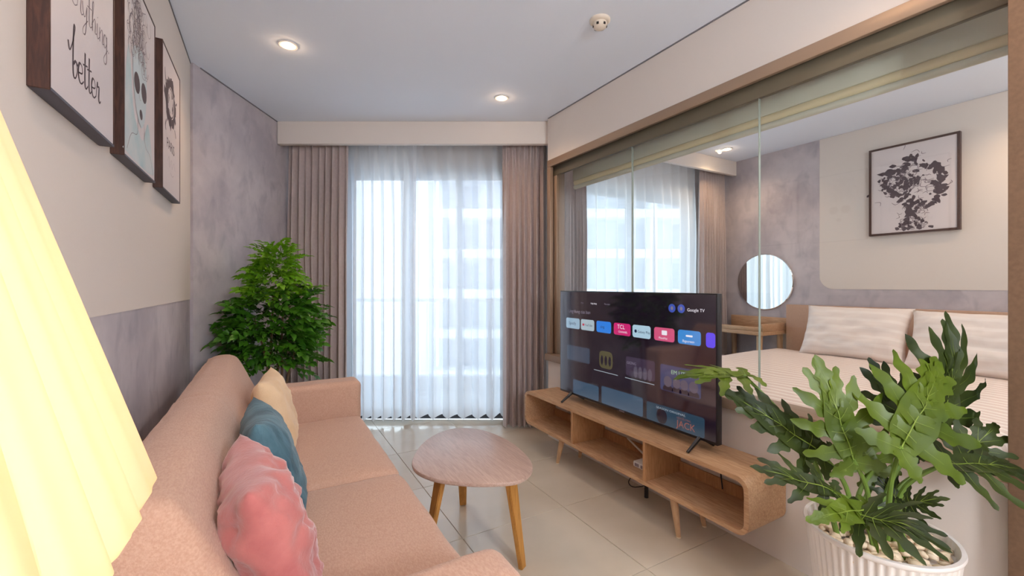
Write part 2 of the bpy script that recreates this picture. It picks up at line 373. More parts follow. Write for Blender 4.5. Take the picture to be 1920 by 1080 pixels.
# glass partition
w1 = thing('window_1', 'bronze framed glass partition between living room and bedroom', 'window', (XR, 1.65, .62)); w1['kind'] = 'structure'
def rel(o, root): 
    o.matrix_parent_inverse = Matrix.Translation(-root.location); return o
def pbox(root, name, *a, **k):
    o = box(name, *a, **k); o.parent = root; o.matrix_parent_inverse = Matrix.Rotation(-root.rotation_euler.z, 4, 'Z') @ Matrix.Translation(-root.location); return o
def adopt(root, o):
    o.parent = root; o.matrix_parent_inverse = Matrix.Rotation(-root.rotation_euler.z, 4, 'Z') @ Matrix.Translation(-root.location); return o
YA, YZ = .392, 2.895
pbox(w1, 'frame_sill', XR-.035, XR+.13, YA, YZ, .62, .672, mat='bronze', bev=.004)
pbox(w1, 'frame_head', XR-.012, XR+.012, YA, YZ, 2.168, 2.224, mat='bronze', bev=.003)
pbox(w1, 'frame_head', XR+.0125, XR+.13, YA, YZ, 2.195, 2.219, mat='bronze')
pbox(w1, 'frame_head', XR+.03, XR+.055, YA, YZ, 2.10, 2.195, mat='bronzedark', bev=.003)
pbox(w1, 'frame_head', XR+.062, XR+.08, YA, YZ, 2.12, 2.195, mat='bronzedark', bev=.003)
pbox(w1, 'frame_jamb', XR-.012, XR+.02, YZ-.045, YZ, .672, 2.168, mat='bronze', bev=.003)
pbox(w1, 'frame_jamb', XR+.03, XR+.055, YZ-.075, YZ, .672, 2.10, mat='bronze', bev=.003)
pbox(w1, 'frame_jamb', XR+.06, XR+.13, YZ-.05, YZ, .672, 2.195, mat='bronze', bev=.003)
for k in range(3):
    y1 = YZ-.075-k*.813; y0 = y1-.813+.003
    gp = pbox(w1, 'glass_pane', XR+.036, XR+.046, max(y0, YA), y1, .672, 2.12, mat='glass')
    if k < 2: pbox(w1, 'pane_joint', XR+.034, XR+.048, y0-.003, y0, .674, 2.10, mat='glassedge')
# balcony door of the living room
d1 = thing('door_1', 'dark framed sliding balcony door behind the sheer curtains', 'door', V2R(-.775, 4.05, 0), rot=-TH); d1['kind'] = 'structure'
def bay(root, name, *a, **k):
    return adopt(root, box(name, *a, xf=BAY, **k))
bay(d1, 'frame_head', -1.53, -.02, 3.97, 4.05, 2.20, 2.29, mat='darkframe', bev=.003)
bay(d1, 'frame_sill', -1.53, -.02, 3.955, 4.05, 0, .07, mat='darkframe', bev=.003)
for x in (-1.53, -.09): bay(d1, 'frame_jamb', x, x+.07, 3.97, 4.05, .07, 2.20, mat='darkframe')
for x in (-1.0, -.52): bay(d1, 'door_stile', x, x+.055, 3.98, 4.04, .07, 2.20, mat='darkframe')
for a, b in ((-1.46, -1.0), (-.945, -.52), (-.465, -.09)): bay(d1, 'glass_pane', a, b, 4.005, 4.013, .07, 2.20, mat='glass')
# bedroom shell
wb = struct(box('wall_bedroom_far', XB, XB+.12, -.7, 3.4, 0, CEIL-.004, 'concrete'), 'mauve grey bedroom wall behind the bed with a cream rounded field', 'wall')
prism('painted_panel', rrect(-.69, 2.07, 1.185, CEIL-.006, .12, 10, (0, 1, 0, 0)), XB-.003, XB+.001, 'cream', wb, axis='x')['label'] = 'cream painted field with one rounded corner'
struct(box('wall_bedroom_back', 2.08, XB, -.75, -.65, 0, CEIL-.004, 'cream'), 'cream rear wall of the bedroom', 'wall')
struct(boxes('wall_bedroom_window', [(2.30, 2.45, 3.28, 3.42, 0, CEIL-.004), (4.2, XB, 3.28, 3.42, 0, CEIL-.004), (2.45, 4.2, 3.28, 3.42, 2.2, CEIL-.004), (2.45, 4.2, 3.28, 3.42, 0, .35)], 'cream'), 'bedroom wall around the window behind the curtains', 'wall')
struct(box('trim_5', 2.09, XB, 2.885, 2.925, 2.415, CEIL-.005, 'soffit'), 'white pelmet board above the bedroom curtains', 'pelmet')
w2 = thing('window_2', 'dark framed bedroom window behind sheer curtains', 'window', (3.3, 3.35, .35)); w2['kind'] = 'structure'
for a in ((2.45, 4.2, 3.31, 3.38, .35, .42), (2.45, 4.2, 3.31, 3.38, 2.13, 2.2)): pbox(w2, 'frame_rail', *a, mat='darkframe')
for x in (2.45, 3.29, 4.14): pbox(w2, 'frame_stile', x, x+.06, 3.31, 3.38, .42, 2.13, mat='darkframe')
for a, b in ((2.51, 3.29), (3.35, 4.14)): pbox(w2, 'glass_pane', a, b, 3.34, 3.348, .42, 2.13, mat='glass')

# ================================================================ OUTSIDE
bal = struct(box('floor_balcony', -2.2, .7, 4.15, 5.35, -.12, -.03, 'balcony', xf=BAY), 'pale tiled balcony floor outside the door', 'floor')
rl = thing('balcony_railing', 'white balcony railing with glass infill outside the door', 'railing', V2R(-.75, 5.3, -.03), rot=-TH)
bay(rl, 'kerb', -2.2, .7, 5.22, 5.35, -.03, .12, mat='slab')
bay(rl, 'handrail', -2.2, .7, 5.26, 5.31, 1.02, 1.06, mat='slab', bev=.005)
for k in range(4): bay(rl, 'post', -2.15+k*.93, -2.11+k*.93, 5.265, 5.305, .12, 1.02, mat='slab')
for k in range(3): bay(rl, 'glass_pane', -2.10+k*.93, -1.24+k*.93, 5.28, 5.29, .16, 1.0, mat='glass')
bl = thing('apartment_building', 'pale apartment block with white balcony bands seen through the sheer curtain', 'building', V2R(9, 33, -45), rot=-TH)
bay(bl, 'wall', -5.6, 34, 33, 41, -45, 24, mat='facade')
zs = [-11.5+2.95*k for k in range(11)]
for z in zs:
    bay(bl, 'balcony_band', -6.1, 34.4, 31.6, 33, z, z+.62, mat='slab')
    for k in range(9):
        x = -4.9+k*4.3
        bay(bl, 'window', x, x+2.3, 32.93, 33.02, z+.75, z+2.55, mat='darkglass')
for x in (-6.3, 1.9, 10.1, 18.3, 26.5): bay(bl, 'pier', x, x+.5, 31.5, 33, -45, 24, mat='slab')

# ================================================================ CURTAINS
def drape(name, x0, x1, y, z0, z1, folds, amp, mat, seed, xf=None, pleat=0, hem=0, lead=0, taper=0):
    """hanging cloth; folds = wave count; tighter pinch at the top"""
    rnd = random.Random(seed); nx = folds*12; nz = 26; vs, fs = [], []
    ph = [rnd.uniform(-.9, .9) for _ in range(folds+2)]; am = [rnd.uniform(.65, 1.25) for _ in range(folds+2)]
    for j in range(nz+1):
        t = j/nz; z = z1+(z0-z1)*t
        for i in range(nx+1):
            u = i/nx; f = u*folds; k = int(f); fr = f-k
            a = am[k]*(1-fr)+am[k+1]*fr; p = ph[k]*(1-fr)+ph[k+1]*fr
            w = math.sin(2*PI*f + p*min(1, t*2.2)*1.0)
            if pleat:   # pinch pleats: narrow at the heading, opening below
                top = (abs(math.cos(PI*f))**6)*1.4-.5
                kk = min(1, t*6); w = top*(1-kk)+w*kk
            amt = amp*a*(.45+.55*min(1, t*3))*(1+.35*t)
            xx = x0+(x1-x0)*u + .22*amp*math.sin(4*PI*f+p)*min(1, t*3)
            cx = (x0+x1)/2
            xx = cx+(xx-cx)*(1-taper*math.sin(PI*min(1, t))) 
            yy = y+w*amt + .012*noise.noise(Vector((u*6, t*3, seed)))
            zz = z if j < nz else z + hem*.5*(1+math.sin(2*PI*f+.6))
            vs.append((xx, yy, zz))
    for j in range(nz):
        for i in range(nx):
            a = j*(nx+1)+i; fs.append((a, a+1, a+nx+2, a+nx+1))
    o = mk(name, vs, fs, mat, smooth=True, xf=xf); return o
tag(drape('curtain', -1.91, -1.40, 3.70, .02, 2.50, 9, .040, 'curtain', 1, BAY), 'mauve grey drape gathered behind the leafy tree at the left of the balcony door', 'curtain')
tag(drape('curtain', -.085, .275, 3.70, .015, 2.50, 7, .042, 'curtain', 2, BAY), 'mauve brown drape hanging between the sheer and the TV bench', 'curtain')
tag(drape('sheer_curtain', -1.53, -.84, 3.80, .03, 2.50, 8, .040, 'sheer', 3, BAY, pleat=1, hem=.03), 'white sheer curtain panel beside the leafy tree, over the left door half', 'curtain')
tag(drape('sheer_curtain', -.93, .0, 3.86, .03, 2.50, 7, .040, 'sheer', 4, BAY, pleat=1, hem=.03), 'white sheer curtain panel with pinch pleats over the right door half', 'curtain')
tag(drape('curtain', 4.02, 4.42, 3.02, .02, 2.53, 9, .035, 'curtain', 5), 'mauve drape in the bedroom beside the round mirror', 'curtain')
tag(drape('curtain', 2.26, 2.48, 3.04, .02, 2.53, 6, .035, 'curtain', 6), 'mauve drape in the bedroom nearest the glass partition', 'curtain')
tag(drape('sheer_curtain', 2.42, 4.10, 3.13, .03, 2.53, 13, .036, 'sheer', 8, pleat=1), 'white sheer curtain across the bedroom window', 'curtain')
for nm, a, b, y, xf, lab in (('curtain_track', -1.92, .29, 3.70, BAY, 'white curtain track holding the living room drapes'), ('curtain_track', -1.92, .29, 3.83, BAY, 'white curtain track holding the living room sheers')):
    tag(box(nm, a, b, y-.012, y+.012, 2.50, CEIL-.002, 'whiteplastic', xf=xf), lab, 'curtain track')
tag(box('curtain_track', 2.25, 4.43, 3.0, 3.15, 2.53, CEIL-.006, 'whiteplastic'), 'white curtain track in the bedroom', 'curtain track')

# ================================================================ ROLLER BLIND
rb = thing('roller_blind', 'pale rolled-up roller blind along the top of the glass partition', 'blind', (2.2, 1.6, 2.0))
pbox(rb, 'cassette', 2.155, 2.185, .40, 2.80, 2.065, 2.30, mat='blind', bev=.004)
adopt(rb, tube('rolled_cloth', [(2.18, .40, 2.048), (2.18, 2.79, 2.048)], .024, 'blindbar', n=16))
adopt(rb, tube('bottom_bar', [(2.17, .40, 2.012), (2.17, 2.79, 2.012)], .016, 'blind', n=12))

# ================================================================ CEILING LIGHTS
def downlight(x, y, label, grp, energy=14, vis=True, z=CEIL):
    t = thing('downlight', label, 'ceiling light', (x, y, z), grp)
    o = lathe('trim_ring', [(.037, -.001), (.038, -.006), (.048, -.006), (.052, -.0005)], 'whiteplastic', t, 32)
    o = lathe('lamp_lens', [(.0005, -.0035), (.037, -.0035)], 'bulb', t, 24)
    l = light('downlight_beam', 'SPOT', (x, y, z-.02), energy, WARM, .035, cone=2.5)
    l.parent = t; l.location = (0, 0, -.02)
    l = light('downlight_spill', 'POINT', (0, 0, -.022), energy*.022, WARM, .012); l.parent = t
G1 = 'recessed downlights in the living room ceiling'
downlight(.105, 2.73, 'glowing recessed downlight near the left wall, left of the two in view', G1)
downlight(1.47, 2.74, 'glowing recessed downlight near the pelmet, right of the two in view', G1)
downlight(.105, .75, 'added fill downlight above the near end of the sofa, out of view', G1, 7)  # this and the next two are unseen, added to brighten the living room
downlight(1.47, .65, 'added fill downlight above the large potted philodendron, out of view', G1, 12)
downlight(.80, -1.2, 'added fill downlight behind the camera, out of view', G1, 20)
G2 = 'recessed downlights in the bedroom ceiling'
downlight(3.95, 2.66, 'glowing recessed downlight in the bedroom near its pelmet', G2, 16, z=CEIL-.004)
downlight(4.05, .62, 'recessed downlight above the bed, hidden by the door post', G2, 22, z=CEIL-.004)
downlight(2.75, .9, 'added fill downlight above the bed foot, out of view', G2, 18, z=CEIL-.004)  # unseen, added to brighten the bedroom
def globe(x, y, z, label, energy):  # added fill light with a pendant body, kept out of view
    t = thing('fill_globe', label, 'fill lamp', (x, y, CEIL-.005))
    lathe('canopy', [(.05, 0), (.05, -.02), (.001, -.025)], 'whiteplastic', t, 24)
    tube('cord', [(0, 0, -.02), (0, 0, z-CEIL+.10)], .004, 'blackwire', t, 6)
    lathe('shade', [(.001, z-CEIL+.10)]+[(.10*math.sin(a*PI/12), z-CEIL+.10*math.cos(a*PI/12)) for a in range(1, 12)]+[(.001, z-CEIL-.10)], 'opal', t, 32)
    l = light('fill_globe_light', 'POINT', (0, 0, z-CEIL), energy, NEUT, .152); l.parent = t
globe(.75, -1.45, 1.75, 'unseen fill light added behind the camera, shaped as a white globe pendant', FILL_L)
globe(2.75, -.25, 2.05, 'unseen fill light added in the rear of the bedroom, shaped as a globe pendant', FILL_B)
sd = thing('smoke_detector', 'small ivory smoke detector on the ceiling', 'smoke detector', (1.474, 1.69, CEIL))
lathe('base', [(.052, 0), (.052, -.008), (.046, -.014), (.040, -.016), (.001, -.016)], 'detector', sd, 40)
lathe('sensor_head', [(.034, -.014), (.036, -.03), (.030, -.040), (.018, -.046), (.001, -.047)], 'detector', sd, 32)
for k in range(6):
    a = k*PI/3
    box('slot', -.006, .006, -.002, .002, -.037, -.026, 'darkhole', sd, xf=Matrix.Rotation(a, 4, 'Z') @ Matrix.Translation((0, .034, 0)))

# ================================================================ PICTURES
GLY = {
 'e': [[(0, .45), (.45, .6), (.4, .95), (.15, 1), (0, .6), (.1, .1), (.35, 0), (.62, .25)]],
 'v': [[(0, .9), (.15, .2), (.25, 0), (.4, .5), (.5, 1), (.62, .85)]],
 'r': [[(0, .2), (.18, 1.1), (.22, .85), (.42, .9), (.38, .25), (.5, .02), (.65, .2)]],
 'y': [[(0, 1), (.08, .35), (.28, .2), (.5, 1)], [(.5, 1), (.45, 0), (.3, -.9), (.05, -1), (.1, -.6), (.62, .2)]],
 't': [[(.22, 1.9), (.18, .3), (.32, 0), (.55, .25)], [(-.05, 1.15), (.5, 1.3)]],
 'h': [[(.0, .3), (.25, 1.9), (.1, 1.8), (.08, 0)], [(.08, .5), (.33, 1), (.44, .7), (.42, .1), (.62, .2)]],
 'i': [[(.1, 1), (.08, .2), (.2, 0), (.38, .25)], [(.14, 1.4), (.17, 1.5)]],
 'n': [[(.05, 1), (.05, 0)], [(.05, .5), (.3, 1), (.42, .8), (.4, .1), (.6, .2)]],
 'g': [[(.42, .9), (.15, 1), (0, .5), (.15, .05), (.42, .5), (.44, 1), (.42, -.7), (.2, -1.1), (0, -.8), (.62, .2)]],
 'b': [[(-.45, 1.5), (-.3, 1.1), (-.05, 1.5), (.2, 2.2), (.28, 2.6), (.15, 2.5), (.06, 1.2), (.08, .1), (.3, -.05), (.5, .4), (.36, .85), (.12, .6)], [(.36, .85), (.62, .7)]],
 '.': [[(.06, 0), (.14, .14)], [(.14, 0), (.06, .14)]],
 's': [[(.05, .15), (.2, 0), (.38, .25), (.1, .7), (.3, 1)]]}
GW = {'i': .38, '.': .3, 'g': .6, 'b': .62, 't': .5}
def ribbons(name, strokes, width, mat, parent, plane, taper=True):
    """flat ink strokes; plane(u, v, k) -> 3D"""
    vs, fs = [], []
    for si, st in enumerate(strokes):
        w = width
        if len(st) == 2 and isinstance(st[1], (int, float)): st, w = st
        pts = crom(st, 5) if len(st) > 2 else [Vector(p) for p in st]
        n = len(pts)
        for i, p in enumerate(pts):
            d = (pts[min(i+1, n-1)]-pts[max(i-1, 0)]); d = d.normalized() if d.length > 1e-9 else Vector((1, 0))
            nn = Vector((-d.y, d.x)); 
            ww = w*(.55+.6*max(0, -d.y)) if taper else w*(.35+.65*math.sin(PI*(i+.5)/n))
            a, b = p+nn*ww, p-nn*ww
            b0 = len(vs); vs += [plane(a.x, a.y, si), plane(b.x, b.y, si)]
            if i < n-1: fs.append((b0, b0+1, b0+3, b0+2))
    return mk(name, vs, fs, mat, parent)
def word(txt, u, v, su, sv):
    out = []
    for ch in txt:
        for st in GLY[ch]: out.append([(u+x*su, v+y*sv) for x, y in st])
        u += GW.get(ch, .58)*su
    return out
def blob(rnd, cx, cy, r, n=9, ex=1, rot=0):
    out = []
    for k in range(n):
        a = 2*PI*k/n; rr = r*rnd.uniform(.55, 1.25); x, y = rr*math.cos(a)*ex, rr*math.sin(a)
        out.append((cx+x*math.cos(rot)-y*math.sin(rot), cy+x*math.sin(rot)+y*math.cos(rot)))
    return out
def patches(name, polys, mat, parent, plane):
    vs, fs = [], []
    for k, pl in enumerate(polys):
        b = len(vs); vs += [plane(x, y, k) for x, y in pl]; fs.append(tuple(range(b, b+len(pl))))
    return mk(name, vs, fs, mat, parent)
def picture(label, y0, y1, z0, z1, depth=.035, fw=.006, grp='framed prints on the left wall'):
    t = thing('picture_frame', label, 'picture', (XL+.002, (y0+y1)/2, z0), grp)
    x0, x1 = XL+.002, XL+depth; D = x0; yc = (y0+y1)/2
    # local coordinates
    X0, X1 = 0, depth-.002; a, b = y0-yc, y1-yc; h = z1-z0
    for s in ((a, a+fw), (b-fw, b)): box('side_moulding', X0, X1, s[0], s[1], 0, h, 'frame', t, bev=.001, seg=1)
    o = box('bottom_moulding', X0, X1, a+fw, b-fw, 0, fw, 'framegrey', t); o['label'] = 'grey underside of the frame'
    box('top_moulding', X0, X1, a+fw, b-fw, h-fw, h, 'frame', t)
    pr = box('print', X0, X1-.002, a+fw, b-fw, fw, h-fw, 'print', t); pr['label'] = 'printed pale canvas'
    pl = lambda u, v, k=0: (X1-.0017+.00001*(k % 60), u-yc, v-z0)   # u = world y, v = world z
    return t, pr, pl
# 1: lettering
t, pr, pl = picture('framed hand-lettered print ending in the word better, nearest on the left wall', 1.185, 1.60, 1.605, 2.21)
ribbons('lettering', word('everything.', 1.232, 1.845, .057, .036), .0022, 'inksoft', pr, pl)
ribbons('lettering', word('better', 1.305, 1.685, .054, .043), .0036, 'ink', pr, pl)
# 2: face with sunglasses
t, pr, pl = picture('framed print of a white face in sunglasses, middle of three on the left wall', 1.695, 2.11, 1.61, 2.21)
rnd = random.Random(3)
wash = [(1.705, 1.66), (1.72, 1.88), (1.76, 1.97), (1.80, 1.80), (1.86, 1.74), (1.93, 1.72), (2.00, 1.80), (2.06, 1.70), (2.07, 1.63), (1.71, 1.63)]
patches('teal_wash', [[tuple(p) for p in crom(wash, 4, True)]], 'tealwash', pr, lambda u, v, k=0: pl(u, v, 0))
face = [(1.80, 1.98), (1.80, 1.90), (1.82, 1.83), (1.86, 1.775), (1.905, 1.755), (1.95, 1.79), (1.975, 1.86), (1.98, 1.93), (1.965, 2.0), (1.88, 2.02)]
patches('face', [[tuple(p) for p in crom(face, 4, True)]], 'face', pr, lambda u, v, k=0: pl(u, v, 6))
for cx in (1.850, 1.942):
    patches('sunglass_lens', [[(cx+.037*math.cos(a*PI/9), 1.888+.034*math.sin(a*PI/9)) for a in range(18)]], 'ink', pr, lambda u, v, k=0: pl(u, v, 12))
patches('lips', [[(1.902+.020*math.cos(a*PI/8), 1.800+.017*math.sin(a*PI/8)) for a in range(16)]], 'ink', pr, lambda u, v, k=0: pl(u, v, 12))
curls = []
for k in range(110):
    cx, cy = rnd.gauss(1.875, .055), rnd.uniform(1.96, 2.17); r = rnd.uniform(.008, .022); a0 = rnd.uniform(0, 6.28)
    curls.append([(cx+r*(1+.2*j)*math.cos(a0+j*1.1), cy+r*(1+.2*j)*math.sin(a0+j*1.1)) for j in range(5)])
ribbons('curly_hair', curls, .0016, 'inksoft', pr, lambda u, v, k=0: pl(u, v, 18+k % 30))
ribbons('outline', [[(1.80, 1.98), (1.80, 1.90), (1.82, 1.83), (1.86, 1.775), (1.90, 1.757)], [(1.87, 1.87), (1.885, 1.845), (1.90, 1.85)], [(1.86, 1.775), (1.85, 1.72), (1.78, 1.70), (1.73, 1.64)], [(1.94, 1.78), (1.96, 1.71), (2.03, 1.69), (2.08, 1.63)]], .0012, 'inksoft', pr, lambda u, v, k=0: pl(u, v, 40))
# 3: flower and Paris
t, pr, pl = picture('framed print of a black ink flower over the word Paris, farthest on the left wall', 2.245, 2.655, 1.62, 2.23)
rnd = random.Random(11); polys = []
for k in range(16):
    a = k/16*2*PI; polys.append(blob(rnd, 2.425+.085*math.cos(a), 2.03+.085*math.sin(a), rnd.uniform(.022, .04), 9, 1.4, a))
patches('flower', polys, 'ink', pr, lambda u, v, k=0: pl(u, v, 2+k % 20))
ring = [[(2.425+r*math.cos(a0+j*.45), 2.03+r*.9*math.sin(a0+j*.45)) for j in range(8)] for r, a0 in ((.015, 0), (.03, 1), (.045, 2.5), (.06, .4), (.06, 3.6), (.075, 5))]
ribbons('petals', ring, .0045, 'print', pr, lambda u, v, k=0: pl(u, v, 30+k), taper=False)
ribbons('splash', [[(2.30, 2.14), (2.31, 2.10), (2.33, 2.08)], [(2.33, 1.93), (2.31, 1.90), (2.32, 1.88)], [(2.52, 1.94), (2.55, 1.91)], [(2.54, 2.06), (2.57, 2.08)]], .006, 'ink', pr, pl, taper=False)
def text(txt, size, parent, place, mat, name='lettering', font_x=1.0):
    c = bpy.data.curves.new(name, 'FONT'); c.body = txt; c.size = size; c.resolution_u = 3
    o = bpy.data.objects.new(name, c); COL.objects.link(o)
    me = bpy.data.meshes.new_from_object(o); bpy.data.objects.remove(o)
    vs = [place(v.co.x*font_x, v.co.y) for v in me.vertices]; fs = [tuple(p.vertices) for p in me.polygons]
    return mk(name, vs, fs, mat, parent)
text('PARIS', .062, pr, lambda x, y: pl(2.335+x, 1.815+y, 5), 'ink', font_x=1.15)
ribbons('flourish', [[(2.35, 1.755), (2.39, 1.785), (2.40, 1.74), (2.44, 1.78), (2.46, 1.745), (2.50, 1.78), (2.53, 1.75)], [(2.42, 1.72), (2.46, 1.71), (2.49, 1.72)]], .001, 'inksoft', pr, pl)
# bedroom picture
t = thing('picture_frame', 'large framed ink print of a branching head silhouette above the bed', 'picture', (XB-.004, 1.405, 1.632))
for a in ((-.275, -.26, 0, .72), (.26, .275, 0, .72)): box('side_moulding', -.035, 0, a[0], a[1], a[2], a[3], 'frame', t)
box('bottom_moulding', -.035, 0, -.26, .26, 0, .015, 'frame', t); box('top_moulding', -.035, 0, -.26, .26, .705, .72, 'frame', t)
pr = box('print', -.026, 0, -.26, .26, .015, .705, 'print', t); pr['label'] = 'pale print with dark ink head of branches'
plb = lambda u, v, k=0: (-.0265-.00001*(k % 80), 1.405-u-1.405+0, v-1.632)
def plb(u, v, k=0): return (-.0266-.00001*(k % 80), u-1.405, v-1.632)
rnd = random.Random(5); polys = []; st = []
outline = crom([(1.60, 2.07), (1.56, 2.16), (1.47, 2.15), (1.41, 2.24), (1.33, 2.15), (1.26, 2.14), (1.215, 2.06), (1.235, 1.98), (1.222, 1.93), (1.255, 1.87), (1.33, 1.84), (1.42, 1.87), (1.50, 1.93), (1.56, 2.0)], 5, True)
for p in outline:
    for q in range(2): polys.append(blob(rnd, p.x*.93+1.405*.07+rnd.gauss(0, .014), p.y*.93+2.03*.07+rnd.gauss(0, .014), rnd.uniform(.007, .019), 8, rnd.uniform(1, 2.2), rnd.uniform(0, 3)))
for k in range(70): polys.append(blob(rnd, rnd.gauss(1.45, .06), rnd.gauss(2.04, .045), rnd.uniform(.005, .015), 7, 1.6, rnd.uniform(0, 3)))
for k in range(46):
    v = rnd.uniform(1.665, 1.86); w = .035+.09*max(0, (1.76-v)/.1)
    polys.append(blob(rnd, 1.40+rnd.uniform(-w, w), v, rnd.uniform(.007, .018), 8, 1.5, rnd.uniform(0, 3)))
patches('ink_blots', polys, 'ink', pr, plb)
for k in range(110):
    u, v = rnd.gauss(1.42, .10), rnd.gauss(2.05, .08); a = rnd.uniform(0, 6.3); r = rnd.uniform(.02, .05)
    st.append([(u, v), (u+r*math.cos(a), v+r*math.sin(a)*.7), (u+r*1.4*math.cos(a+.7), v+r*1.2*math.sin(a+.7))])
for k in range(50):
    v = rnd.uniform(1.67, 1.85); u = 1.40+rnd.uniform(-.09, .09); a = rnd.uniform(0, 6.3); st.append([(u, v), (u+.02*math.cos(a), v+.02*math.sin(a)), (u+.035*math.cos(a+.8), v+.03*math.sin(a+.8))])
ribbons('ink_branches', st, .0022, 'inksoft', pr, lambda u, v, k=0: plb(u, v, k % 40), taper=False)

# ================================================================ SOFA
so = thing('sofa', 'blush linen three-seat sofa along the left wall', 'sofa', (.08, 1.85, 0))
def add(root, o): return adopt(root, o)
def soft(o, amp=.004, sc=9, seed=0):
    for v in o.data.vertices:
        n = noise.noise_vector(Vector(v.co)*sc+Vector((seed, 0, 0))); v.co += Vector(n)*amp
    return o
def gridcube(name, x0, x1, y0, y1, z0, z1, mat, r=.04, puff=0, n=22, fn=None):
    """soft upholstered block with rounded edges, subdivided"""
    bm = bmesh.new(); sx, sy, sz = x1-x0, y1-y0, z1-z0
    bmesh.ops.create_cube(bm, size=1, matrix=Matrix.Diagonal((sx, sy, sz, 1)))
    bmesh.ops.bevel(bm, geom=list(bm.edges), offset=r, segments=4, profile=.5, affect='EDGES')
    for _ in range(1): bmesh.ops.subdivide_edges(bm, edges=[e for e in bm.edges if e.calc_length() > .06], cuts=n, use_grid_fill=True)
    for v in bm.verts:
        fx, fy, fz = v.co.x/(sx/2), v.co.y/(sy/2), v.co.z/(sz/2)
        if puff and v.co.z > 0: v.co.z += puff*(1-fx**4)*(1-fy**6)*max(0, fz)
        v.co += Vector(((x0+x1)/2, (y0+y1)/2, (z0+z1)/2))
        if fn: v.co = fn(v.co)
        nn = noise.noise(v.co*7)*.0035+noise.noise(v.co*20)*.0012
        v.co += Vector((nn, nn*.3, nn))
    return frombm(name, bm, mat)
add(so, box('base', -.34, .46, .96, 2.74, .12, .29, 'sofa', bev=.015))
add(so, gridcube('seat_cushion', -.12, .50, .945, 1.828, .27, .435, 'sofa', .035, .018))
add(so, gridcube('seat_cushion', -.12, .50, 1.834, 2.742, .27, .435, 'sofa', .035, .018))
prof_b = crom([(-.30, .20), (-.305, .50), (-.285, .78), (-.262, .822), (-.215, .834), (-.165, .828), (-.128, .79), (-.06, .64), (.015, .46), (.03, .36), (.03, .20)], 4)
def back_piece(y0, y1):
    vs, fs = [], []; n = len(prof_b); c = Vector((-.14, .5)); m = 88
    for j in range(m+1):
        y = y0+(y1-y0)*j/m; e = min(y-y0, y1-y); k = 1-(.10*(max(0, 1-e/.03))**2.2 if e < .03 else 0)
        sm = abs(y-1.879); dip = .010*math.exp(-(sm/.010)**2)
        for p in prof_b:
            q = c+(p-c)*k; d = (p-c).normalized(); q = q-d*dip
            nn = noise.noise(Vector((q.x*5, y*5, q.y*5)))*.006+noise.noise(Vector((q.x*16, y*14, q.y*16)))*.002
            vs.append((q.x+d.x*nn, y, q.y+d.y*nn if q.y > .25 else q.y))
    for j in range(m):
        for i in range(n-1):
            a = j*n+i; fs.append((a, a+n, a+n+1, a+1))
    fs.append(tuple(range(n))); fs.append(tuple(range(m*n, m*n+n))[::-1])
    o = mk('backrest', vs, fs, 'sofa', smooth=True); o.data.set_sharp_from_angle(angle=math.radians(60)); return o
add(so, back_piece(.975, 2.90))
add(so, tube('seam', [(-.285, 1.879, .785), (-.262, 1.879, .816), (-.215, 1.879, .827), (-.165, 1.879, .821), (-.13, 1.879, .785), (-.06, 1.879, .635), (.012, 1.879, .46)], .0022, 'piping', n=6))
add(so, gridcube('arm', -.30, .495, .775, .945, .12, .602, 'sofa', .045, .0, n=12))
add(so, gridcube('arm', -.22, .505, 2.745, 2.925, .12, .640, 'sofa', .035, .0, n=12))
for x in (-.22, .42):
    for y in (.86, 2.84): add(so, tube('leg', [(x, y, .13), (x, y, 0)], [.022, .014], 'leg', n=12))

def cushion(name, label, cat, w, h, T, loc, rx, ry, rz, mat, seed, wr=.012, grp=None, n=30, corner=.09):
    """square scatter cushion: local X = thickness, Y = width, Z = height"""
    vs, fs = [], []
    for s in (1, -1):
        for j in range(n+1):
            for i in range(n+1):
                u, v = i/n*2-1, j/n*2-1
                pin = 1-corner*(1-v*v) if True else 1
                yy = u*w/2*(1-corner*(1-abs(v)**2)*abs(u)**3); zz = v*h/2*(1-corner*(1-abs(u)**2)*abs(v)**3)
                th = T/2*((1-u**4)*(1-v**4))**.55
                q = Vector((u*2.2+seed, v*2.2, s*3))
                edge = 1-((1-abs(u))*(1-abs(v)))
                th += s*0+wr*noise.noise(q*1.6)*(1-u**8)*(1-v**8)+.45*wr*noise.noise(q*4.2)*(1-u**8)*(1-v**8)
                vs.append((s*max(th, 0), yy, zz))
    N = (n+1)**2
    for s in (0, 1):
        for j in range(n):
            for i in range(n):
                a = s*N+j*(n+1)+i; f = (a, a+1, a+n+2, a+n+1); fs.append(f if s == 0 else f[::-1])
    bm = bmesh.new(); bv = [bm.verts.new(v) for v in vs]
    for f in fs: bm.faces.new([bv[k] for k in f])
    bmesh.ops.remove_doubles(bm, verts=bm.verts, dist=.0004)
    o = frombm(name, bm, mat); o.data.set_sharp_from_angle(angle=PI)
    o.location = loc; o.rotation_euler = (rx, ry, rz)
    return tag(o, label, cat, grp)
G = 'scatter cushions on the sofa'
cushion('cushion', 'wrinkled pink plush cushion on the sofa, nearest of the three', 'cushion', .42, .40, .15, (.01, 1.21, .618), 0, -.30, .08, 'pink', 1, .024, G, 44)
cushion('cushion', 'teal velvet cushion between the pink and the cream cushions', 'cushion', .39, .385, .14, (.02, 1.70, .618), 0, -.30, .04, 'teal', 4, .010, G)
cushion('cushion', 'cream cotton cushion nearest the far arm of the sofa', 'cushion', .39, .39, .13, (.04, 2.29, .622), .0, -.24, -.12, 'creamf', 9, .012, G)

